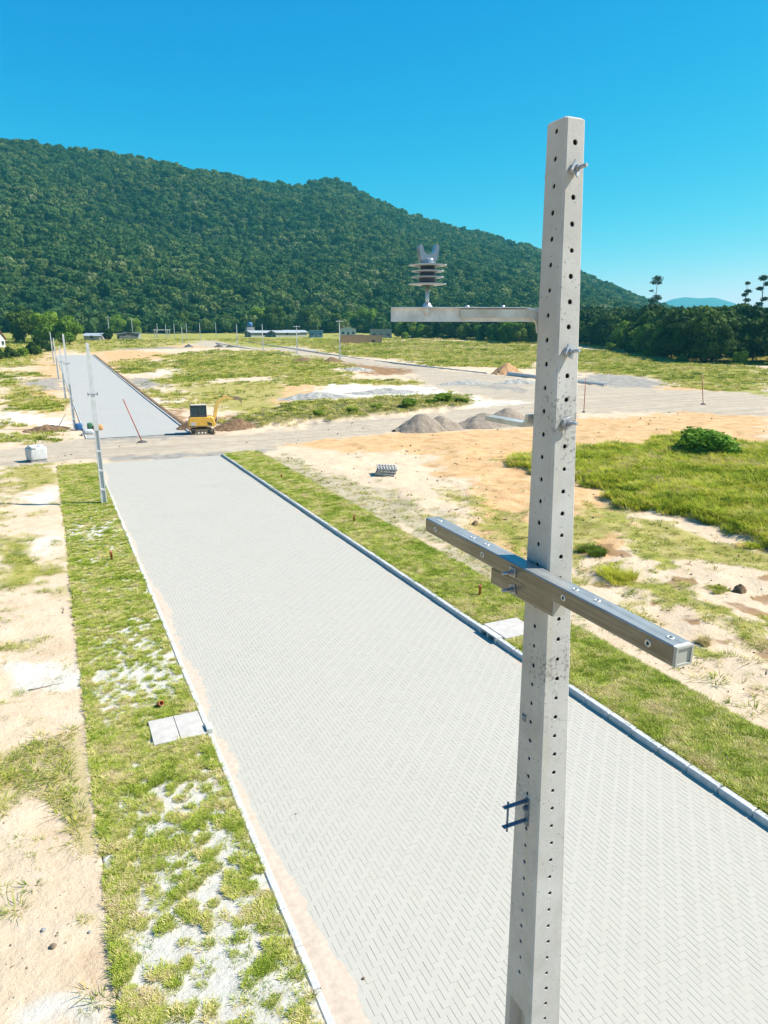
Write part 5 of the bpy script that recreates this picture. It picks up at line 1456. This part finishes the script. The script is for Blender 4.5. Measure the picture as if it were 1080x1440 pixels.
o = bag_mesh(.65, .6, .75, 22).build('sack', BLUE, loc=(2.2, 74.4, H(2.2, 74.4) + .3)); tag(o, 'blue sack at the foot of the pole on the far paving', 'sack')
o = bag_mesh(.5, .5, .8, 23).build('sack', GREENP, loc=(3.15, 73.8, H(3.15, 73.8) + .5)); tag(o, 'dark green sack behind the white one', 'sack')
o = bag_mesh(.9, .5, .6, 24).build('sack', ORP, loc=(3.85, 73.6, H(3.85, 73.6) + .4)); tag(o, 'orange-brown sack right of the dark green one', 'sack')
def lying_pole(x0, y0, x1, y1, z, label, w=.34):
    L = math.hypot(x1 - x0, y1 - y0); m = MB(); M = Matrix.Identity(4)
    pts = [(-w / 2, -w * .4), (w / 2, -w * .4), (w / 2, w * .4), (w * .25, w * .4), (w * .2, w * .2), (-w * .2, w * .2), (-w * .25, w * .4), (-w / 2, w * .4)]
    n = len(pts); vs = [(x, 0, z_) for x, z_ in pts] + [(x * .55, L, z_ * .6) for x, z_ in pts]
    m.add(vs, [tuple(range(n)), tuple(reversed(range(n, 2 * n)))] + [(i, i + n, (i + 1) % n + n, (i + 1) % n) for i in range(n)])
    o = m.build('concrete_post', FARPOLE); zA = H(x0, y0); zB = H(x1, y1)
    o.location = (x0, y0, zA + z); o.rotation_euler = (math.atan2(zB - zA, L), 0, -math.atan2(x1 - x0, y1 - y0))
    return tag(o, label, 'concrete post', 'concrete posts lying by the far road')
lying_pole(78.2, 113, 79.2, 101.5, .3, 'lying concrete post with its left end showing beside the pole', .8)
lying_pole(79.9, 101, 80.6, 89, .25, 'lying concrete post right of the near pole, back one of two', .5)
lying_pole(78.9, 99, 79.6, 88.5, .25, 'lying concrete post right of the near pole, front one of two', .5)
# raised kerb lines along the side street
def kline(pts, label, w=.35, h=.28):
    m = MB()
    for (x0, y0), (x1, y1) in zip(pts[:-1], pts[1:]):
        n = max(1, int(math.hypot(x1 - x0, y1 - y0) / 3))
        for i in range(n):
            a = (x0 + (x1 - x0) * i / n, y0 + (y1 - y0) * i / n); b = (x0 + (x1 - x0) * (i + .97) / n, y0 + (y1 - y0) * (i + .97) / n)
            c = ((a[0] + b[0]) / 2, (a[1] + b[1]) / 2); L = math.hypot(b[0] - a[0], b[1] - a[1])
            z = float(terr(np.array(c[0]), np.array(c[1])))
            m.box((c[0], c[1], z + h / 2 - .05), (w, L, h), rz=-math.atan2(b[0] - a[0], b[1] - a[1]), bev=.02)
    tag(m.build('kerb', KERB), label, 'kerb', kind='structure')
kline([(75.5, 300), (74.5, 230), (73.1, 169), (76.8, 118)], 'pale kerb along the far side of the side street')
kline([(60.5, 285), (60.8, 230), (61.5, 180)], 'pale kerb along the near side of the side street')
# fence posts and sticks
STICK = simple('grey_stick', (.34, .27, .20), (.20, .15, .11), 5, .9, bmp=.2)
for i in range(16):
    x = 96 + i * 4.6 + rnd.uniform(-.5, .5); y = 205 + i * 2.0 + rnd.uniform(-1, 1)
    m = MB(); m.tube([(0, 0, -.2), (rnd.uniform(-.05, .05), 0, 1.3)], .05, 6)
    tag(m.build('fence_post', STICK, loc=(x, y, H(x, y))), '%s fence post from the left in the far green field' % ordinal(i), 'fence post', 'fence posts in the far green field')
m = MB(); m.tube([(0, 0, 0), (1.0, .4, 1.5)], .035, 6); tag(m.build('wooden_stake', STICK, loc=(.2, 76.2, H(.2, 76.2) - .1)), 'slanting wooden stake behind the low earth mound', 'stake')
def twig(x, y, L, a, seed, label):
    q = random.Random(seed); m = MB(); p = [Vector((0, 0, .015))]; d = a
    for i in range(6): d += q.uniform(-.5, .5); p.append(p[-1] + Vector((math.cos(d), math.sin(d), q.uniform(-.02, .05))) * L / 6)
    m.tube(p, [.014, .013, .011, .009, .007, .005, .003], 6)
    b = p[2]; m.tube([b, b + Vector((math.cos(a + 1), math.sin(a + 1), .1)) * L * .3], [.008, .003], 5)
    tag(m.build('twig', STICK, loc=(x, y, H(x, y) + .01)), label, 'twig')
twig(-1.3, 19.2, .9, .2, 1, 'dark curved twig at the left picture edge on sandy ground')
twig(-.35, 24.6, .7, 1.2, 2, 'bent grey root where the turf strip begins, near the weeds')
twig(-.5, 15.8, .5, 2.3, 3, 'straight dark stalk lying just left of the square slabs')
twig(16.8, 11.6, .8, .9, 4, 'thin dark twig on sand near the right picture edge')
twig(19.0, 25.0, .9, 2.0, 5, 'long thin stick lying right of the near concrete pole')
STONE = simple('grey_stone', (.42, .41, .39), (.25, .24, .23), 8, .85, bmp=.4)
for i, (x, y, s, l) in enumerate([(-.95, 10.55, .045, 'pale pebble among weeds on the near left sand'), (-.82, 10.15, .06, 'dark lump of soil on the near left sand'), (-.3, 10.2, .035, 'small blue-grey pebble on the near left sand'), (3.25, 7.7, .03, 'black chip on the sand drift over the paving'), (3.5, 11.6, .022, 'tiny black chip on the pale paving')]):
    V, Fq = lumpy([(0, 0, .3, .8), (.5, .2, .2, .5)], 90 + i, 1, 2); o = py_mesh('pebble', V * s, [tuple(int(q) for q in f) for f in Fq], [STONE, CRUMB][i % 2 if i < 3 else 1], True)
    o.location = (x, y, (H(x, y) if x < 0 else .0)); tag(o, l, 'pebble')
# loose soil around the base of the second pole
heap('dug_earth', 1.75, 40.6, 1.0, .6, .10, BROWNM, 'patch of dug brown earth around the second pole', 'dug earth', seed=61, rough=.06)

# ------------------------------------------------------------------ mini excavator
YEL = simple('digger_yellow', (.80, .44, .055), (.66, .36, .05), 3, .4, bmp=.05, k=1)
YEL2 = simple('dusty_boom_yellow', (.80, .52, .13), (.66, .42, .11), 4, .5, bmp=.1, k=1)
BLK = simple('black_rubber', (.035, .035, .038), (.02, .02, .02), 9, .7, bmp=.3)
MUD = simple('dried_mud', (.50, .38, .24), (.32, .22, .13), 8, .95, bmp=.6)
STEELD = simple('dark_steel', (.09, .08, .075), (.05, .045, .04), 9, .5, .4)
GLASSD, nt_, p_, o_ = newmat('cab_glass'); p_.inputs['Base Color'].default_value = (.10, .14, .15, 1); p_.inputs['Roughness'].default_value = .05
p_.inputs['Transmission Weight'].default_value = .55; p_.inputs['IOR'].default_value = 1.1
ex = empty('excavator', (12.55, 67.6, H(12.55, 67.6) + .02), R(-10), 'yellow mini excavator with raised arm digging at the dirt crossing', 'excavator')
def stadium(x0, x1, r, n=10): 
    return [(x0 + r * math.cos(t), r + r * math.sin(t)) for t in np.linspace(math.pi * 1.5, math.pi * .5, n)] + [(x1 + r * math.cos(t), r + r * math.sin(t)) for t in np.linspace(math.pi * .5, -math.pi * .5, n)]
for s in (-1, 1):
    m = MB(); out = stadium(-.72, .72, .25); 
    m.prism(out, s * .55 - .15, s * .55 + .15)
    k = 26; per = []
    for i in range(k):
        t = i / k; L = 1.44; c = math.pi * .25; P_ = 2 * L + 2 * c; d = t * P_
        if d < L: x, z, a = -.72 + d, 0, 0
        elif d < L + c: th = (d - L) / .25; x, z, a = .72 + .25 * math.sin(th), .25 - .25 * math.cos(th), -th
        elif d < 2 * L + c: x, z, a = .72 - (d - L - c), .5, 0
        else: th = (d - 2 * L - c) / .25; x, z, a = -.72 - .25 * math.sin(th), .25 + .25 * math.cos(th), -th
        m.box((0, 0, 0), (.07, .32, .05), M=Matrix.Translation((x, s * .55, z)) @ Matrix.Rotation(a, 4, 'Y'))
    tr = m.build('track', MUD if s < 0 else BLK, ex)
    for x in (-.72, -.3, 0, .3, .72):
        m = MB(); rr_ = .19 if abs(x) > .5 else .09
        m.lathe([(0, .03), (rr_ * .5, .03), (rr_ * .6, .0), (rr_, .0), (rr_, -.02)], n=16)
        m.xf(Matrix.Translation((x, s * .70 + s * .012, .25 if abs(x) > .5 else .14)) @ Vector((0, s, 0)).to_track_quat('Z', 'Y').to_matrix().to_4x4())
        m.build('roller', WRAP if abs(x) < .5 else BLK, tr)
m = MB(); m.box((0, 0, .42), (1.1, .85, .28), bev=.03); m.lathe([(.42, .5), (.42, .68)], n=20); m.build('undercarriage', BLK, ex)
m = MB(); m.prism([(1.05, .05), (1.18, .0), (1.22, .12), (1.16, .36), (1.10, .42), (1.08, .30)], -.85, .85); m.box((.95, -.35, .22), (.35, .08, .10)); m.box((.95, .35, .22), (.35, .08, .10)); m.build('dozer_blade', MUD, ex)
# house: rounded rear
m = MB(); prof = [(-1.12, .72), (-1.15, .9), (-1.12, 1.5), (-1.0, 1.62), (.9, 1.62), (1.12, 1.5), (1.30, .95), (1.22, .72)]
m.prism(prof, -.80, .80, smooth=False)
hb = m.build('body', YEL, ex)
bv = hb.modifiers.new('bevel', 'BEVEL'); bv.width = .07; bv.segments = 3
m = MB(); m.box((-.72, -.806, 1.0), (.42, .012, .28), bev=.004); m.build('number_plate', WRAP, hb)
m = MB(); m.prism([(.52, 1.2), (.95, 1.02), (.98, .86), (.62, .9)], -.812, -.80); m.build('side_vent', BLK, hb)
m = MB(); m.box((-.1, -.803, .78), (2.2, .012, .05)); m.build('trim_stripe', STEELD, hb)
cabm = MB()
for x in (-.92, -.18, .52):
    for y in (-.74, .12): cabm.box((x + (0 if x < .5 else -.02), y, 2.14), (.07, .06, 1.06), bev=.015)
for y in (-.74, .12): cabm.box((-.2, y, 1.70), (1.5, .06, .16), bev=.01)
for x in (-.92, .50): cabm.box((x, -.31, 1.72), (.06, .86, .16), bev=.01)
cabm.box((-.2, -.31, 2.66), (1.52, .94, .07), bev=.03)
cab = cabm.build('cab', STEELD, ex)
m = MB(); m.box((-.2, -.31, 2.715), (1.40, .86, .06), bev=.03); m.build('cab_roof', SLAB, cab)
for (c, d) in (((-.55, -.745, 2.2), (.66, .012, .84)), ((.16, -.745, 2.2), (.62, .012, .84)), ((.515, -.31, 2.2), (.012, .78, .84)), ((-.93, -.31, 2.2), (.012, .78, .84)), ((-.2, .125, 2.2), (1.36, .012, .84))):
    m = MB(); m.box(c, d); m.build('window', GLASSD, cab)
m = MB(); m.box((-.3, -.31, 1.85), (.45, .45, .14), bev=.05); m.box((-.5, -.31, 2.15), (.12, .42, .55), bev=.05); m.build('driver_seat', BLK, cab)
def plate_arm(pts, w0, y, th, mat, name):
    """thick bent arm following pts in xz, widths w0"""
    L = []; Rr_ = []
    for i, (x, z) in enumerate(pts):
        a = pts[max(i - 1, 0)]; b = pts[min(i + 1, len(pts) - 1)]; d = Vector((b[0] - a[0], b[1] - a[1])).normalized(); n_ = Vector((-d.y, d.x))
        L.append((x + n_.x * w0[i] / 2, z + n_.y * w0[i] / 2)); Rr_.append((x - n_.x * w0[i] / 2, z - n_.y * w0[i] / 2))
    m = MB()
    for i in range(len(pts) - 1): m.prism([L[i], L[i + 1], Rr_[i + 1], Rr_[i]], y - th / 2, y + th / 2)
    bm = bmesh.new(); me = bpy.data.meshes.new('t'); me.from_pydata(m.v, [], m.f); bm.from_mesh(me); bmesh.ops.remove_doubles(bm, verts=bm.verts, dist=.002); bm.to_mesh(me); bm.free(); me.materials.append(mat)
    o = bpy.data.objects.new(name, me); C.objects.link(o); o.parent = ex; return o
boom = plate_arm([(1.15, 1.15), (1.32, 1.75), (1.42, 2.25), (1.55, 2.72), (1.80, 3.05), (2.22, 3.28)], [.24, .30, .36, .40, .36, .24], .28, .20, YEL2, 'boom')
m = MB(); m.box((1.2, .28, 1.0), (.32, .34, .55), bev=.05); m.build('boom_foot', STEELD, ex)
m = MB(); m.tube([(1.38, .28, 1.05), (1.42, .28, 1.7)], .055, 10); m.tube([(1.42, .28, 1.7), (1.50, .28, 2.35)], .03, 8); m.build('boom_cylinder', STEELD, boom)
m = MB(); m.tube([(1.55, .28, 3.0), (2.15, .28, 3.42)], .05, 10); m.tube([(2.1, .28, 3.40), (2.36, .28, 3.50)], .028, 8); m.build('arm_cylinder', STEELD, boom)
stick = plate_arm([(2.10, 3.42), (2.30, 3.36), (2.65, 3.24), (3.12, 3.10)], [.18, .34, .28, .16], .28, .15, YEL2, 'arm')
m = MB(); m.tube([(2.45, .28, 3.46), (2.95, .28, 3.34)], .045, 10); m.tube([(2.92, .28, 3.35), (3.16, .28, 3.28)], .025, 8); m.build('bucket_cylinder', STEELD, stick)
m = MB(); bp = [(3.10, 3.12), (3.18, 3.34), (3.42, 3.40), (3.66, 3.30), (3.80, 3.05), (3.82, 2.82), (3.74, 2.80), (3.66, 2.98), (3.46, 3.10), (3.28, 3.02)]
m.prism(bp, .28 - .30, .28 + .30)
for i in range(5): m.box((3.79, .28 - .24 + i * .12, 2.76), (.05, .05, .14), bev=.01)
m.build('bucket', MUD, ex)
for o in (boom, stick): 
    bv = o.modifiers.new('bevel', 'BEVEL'); bv.width = .02; bv.segments = 2

# ------------------------------------------------------------------ buildings far off
WALLW = simple('white_render', (.74, .73, .70), (.62, .61, .58), .8, .85, bmp=0)
WALLB = simple('blue_painted_wall', (.16, .38, .52), (.12, .30, .44), .8, .8, bmp=0)
WALLG = simple('grey_render', (.42, .41, .39), (.32, .31, .30), .8, .85, bmp=0)
ROOFR = simple('red_roof_tiles', (.40, .16, .09), (.28, .11, .07), 2, .85, bmp=.2)
ROOFG = simple('pale_metal_roof', (.52, .54, .56), (.36, .38, .41), 1.2, .5, bmp=.1)
ROOFD = simple('dark_roof', (.17, .16, .16), (.11, .10, .10), 1.2, .8, bmp=.1)
BRICK, nt_, p_, o_ = newmat('orange_blocks'); g_ = objco(nt_); bk = nt_.nodes.new('ShaderNodeTexBrick'); nt_.links.new(g_, bk.inputs['Vector']); bk.inputs['Scale'].default_value = 2.5
bk.inputs['Color1'].default_value = (.60, .31, .17, 1); bk.inputs['Color2'].default_value = (.52, .26, .14, 1); bk.inputs['Mortar'].default_value = (.46, .36, .28, 1)
nt_.links.new(bk.outputs[0], p_.inputs['Base Color']); p_.inputs['Roughness'].default_value = .9
WINM = simple('dark_window', (.05, .06, .07), (.03, .04, .05), 2, .15, bmp=0)
def house(x, y, w, d, h, rh, rz, wall, roof, label, cat='house', wins=3, name='house', over=.5, door=True, z=None):
    t = empty(name, (x, y, (float(terr(np.array(x), np.array(y))) if z is None else z) - .1), rz, label, cat)
    m = MB(); m.box((0, 0, h / 2), (w, d, h))
    if rh > 0: m.prism([(-w / 2, h), (w / 2, h), (0, h + rh)], -d / 2, d / 2)
    wl = m.build('wall', wall, t)
    m = MB()
    if rh > 0:
        for s in (-1, 1):
            L = math.hypot(w / 2 + over, rh * (1 + 2 * over / w)); a = math.atan2(rh, w / 2)
            m.box((0, 0, 0), (L, d + 2 * over, .14), M=Matrix.Translation((s * (w / 4 + over / 2), 0, h + rh / 2 - over * rh / w + .09)) @ Matrix.Rotation(s * a, 4, 'Y'))
        m.box((0, 0, h + rh + .12), (.4, d + 2 * over, .12))
    else: m.box((0, 0, h + .08), (w + over, d + over, .16))
    m.build('roof', roof, t)
    for i in range(wins):
        xx = -w / 2 + w * (i + .5) / wins
        if door and i == wins // 2:
            m = MB(); m.box((xx, -d / 2 - .03, 1.05), (1.0, .08, 2.1)); m.build('door', ROOFD, t); continue
        m = MB(); m.box((xx, -d / 2 - .03, 1.6), (1.2, .08, 1.1)); wf = m.build('window', WINM, t)
        m = MB(); m.box((xx, -d / 2 - .09, 1.0), (1.4, .1, .08)); m.build('sill', WALLW, wf)
    for s in (-1, 1):
        m = MB(); m.box((s * (w / 2 + .03), 0, 1.6), (.08, 1.2, 1.1)); m.build('window', WINM, t)
    return t
house(-16.3, 262, 7.5, 7, 3.0, 3.2, R(60), WALLW, ROOFR, 'white house with a steep red roof at the left picture edge', wins=3)
house(19.0, 322, 12, 6, 1.9, 1.0, R(75), WALLG, ROOFG, 'low house with a pale grey roof beyond the far paving', wins=3)
house(38, 345, 3.2, 3, 2.6, 0, 0, WALLW, ROOFG, 'tiny white hut at the foot of the hill', wins=1, door=False, name='hut', cat='hut')
house(33.5, 340, 8, 4, 2.0, .8, R(10), ROOFD, ROOFD, 'long dark low shed left of the tiny white hut', wins=2, name='shed', cat='shed')
for i, (x, y, w, l) in enumerate([(97, 352, 16, 'pale roofed open shed nearest the blue water tank'), (108, 350, 14, 'pale roofed open shed in the middle of the three'), (115, 356, 13, 'pale roofed open shed left of the blue house')]):
    house(x, y, 5, w, 2.2, .8, R(-68), WALLG, ROOFG, l, 'shed', 2, 'shed', .8)
house(119, 334, 6, 5, 3.4, 0, R(-12), WALLB, ROOFG, 'blue painted house with a flat pale roof', wins=3)
t = empty('brick_building', (113.5, 262, float(terr(np.array(113.5), np.array(262))) - .1), R(-20), 'unfinished orange brick walls without a roof by the field', 'building')
for (c, d) in (((-1.5, -2.4, 1.5), (16, .25, 3.2)), ((-1.5, 4, 1.6), (16, .25, 3.4)), ((-9.4, .8, 1.5), (.25, 6.1, 3.1)), ((6.4, .8, 1.7), (.25, 6.1, 3.5))):
    m = MB(); m.box(c, d); m.build('wall', BRICK, t)
m = MB(); m.box((-3, 6.5, 3.4), (6, 4, .2), bev=.02); m.box((-3, 6.5, 1.7), (5.2, 3.4, 3.3)); m.build('back_room', WALLG, t)
m = MB(); m.box((3.2, -2.54, .95), (1.3, .05, 1.0)); m.build('window', WINM, t)
house(146, 318, 10, 6, 4, 0, R(-20), WALLG, ROOFG, 'low grey building half hidden in the trees under the arm', wins=3)
house(199, 352, 16, 8, 6.6, 0, R(-28), WALLB, ROOFG, 'blue and white building seen just below the steel arm', 'building', 4, 'house')
house(187, 352, 12, 8, 5.6, .8, R(-28), WALLW, ROOFG, 'white building left of the blue one below the steel arm', 'building', 3, 'house')
house(272, 340, 10, 7, 13, 1.6, R(-38), WALLW, ROOFG, 'white roof poking out of the wood right of the near pole', 'building', 2, 'house')
house(143, 352, 8, 6, 3.6, 1.2, R(-20), WALLW, ROOFD, 'white house with a dark roof behind the field trees', wins=3)
# water tower, timber frame
t = empty('water_tower', (91.5, 352, float(terr(np.array(91.5), np.array(352.)))), 0, 'blue water tank on a grey tower beside pale sheds', 'water tower')
m = MB(); m.box((0, 0, 2.3), (3.6, 3.6, 4.6), bev=.05); m.build('tower', WALLG, t)
m = MB(); m.lathe([(1.0, 4.65), (1.35, 4.8), (1.45, 6.4), (1.2, 6.8), (.4, 7.0), (0, 7.05)], n=20); m.build('tank', BLUE, t)
t = empty('timber_frame', (50.0, 352, float(terr(np.array(50.), np.array(352.)))), .15, 'open grey timber frame at the foot of the hill', 'frame')
for x in (-3, 3):
    for y in (-1.5, 1.5):
        m = MB(); m.box((x, y, 1.9), (.25, .25, 3.8)); m.build('post', WOODG, t)
m = MB(); m.box((0, -1.62, 3.5), (7.2, .2, .35)); m.build('beam', WOODG, t)
m = MB(); m.box((0, 1.62, 3.5), (7.2, .2, .35)); m.build('beam', WOODG, t)
m = MB(); m.box((-1.4, -1.62, 1.7), (4.2, .12, .2), M=Matrix.Identity(4)); m.build('brace', WOODG, t)
for x, y, h, l in [(26.5, 346, 9.5, 'thin lamp pole with a cross-piece above the pale grey roof'), (37.0, 352, 8.5, 'thin pole with a cross-piece behind the tiny white hut')]:
    far_pole(x, y, h, l, None, hw=False, arm=True, me=FM)

# ------------------------------------------------------------------ air
HAZE = bpy.data.materials.new('haze_air'); HAZE.use_nodes = True
nt_ = HAZE.node_tree
for n_ in list(nt_.nodes): nt_.nodes.remove(n_)
ov = nt_.nodes.new('ShaderNodeOutputMaterial'); pv = nt_.nodes.new('ShaderNodeVolumePrincipled')
pv.inputs['Color'].default_value = (.16, .88, 1.0, 1); pv.inputs['Density'].default_value = .00014; pv.inputs['Anisotropy'].default_value = .1
nt_.links.new(pv.outputs[0], ov.inputs['Volume'])
m = MB(); m.box((1500, 1500, 149), (13000, 13000, 301)); o = m.build('haze', HAZE); tag(o, 'thin blue air between the camera and the mountain', 'haze', kind='stuff')
o.location.z = 0
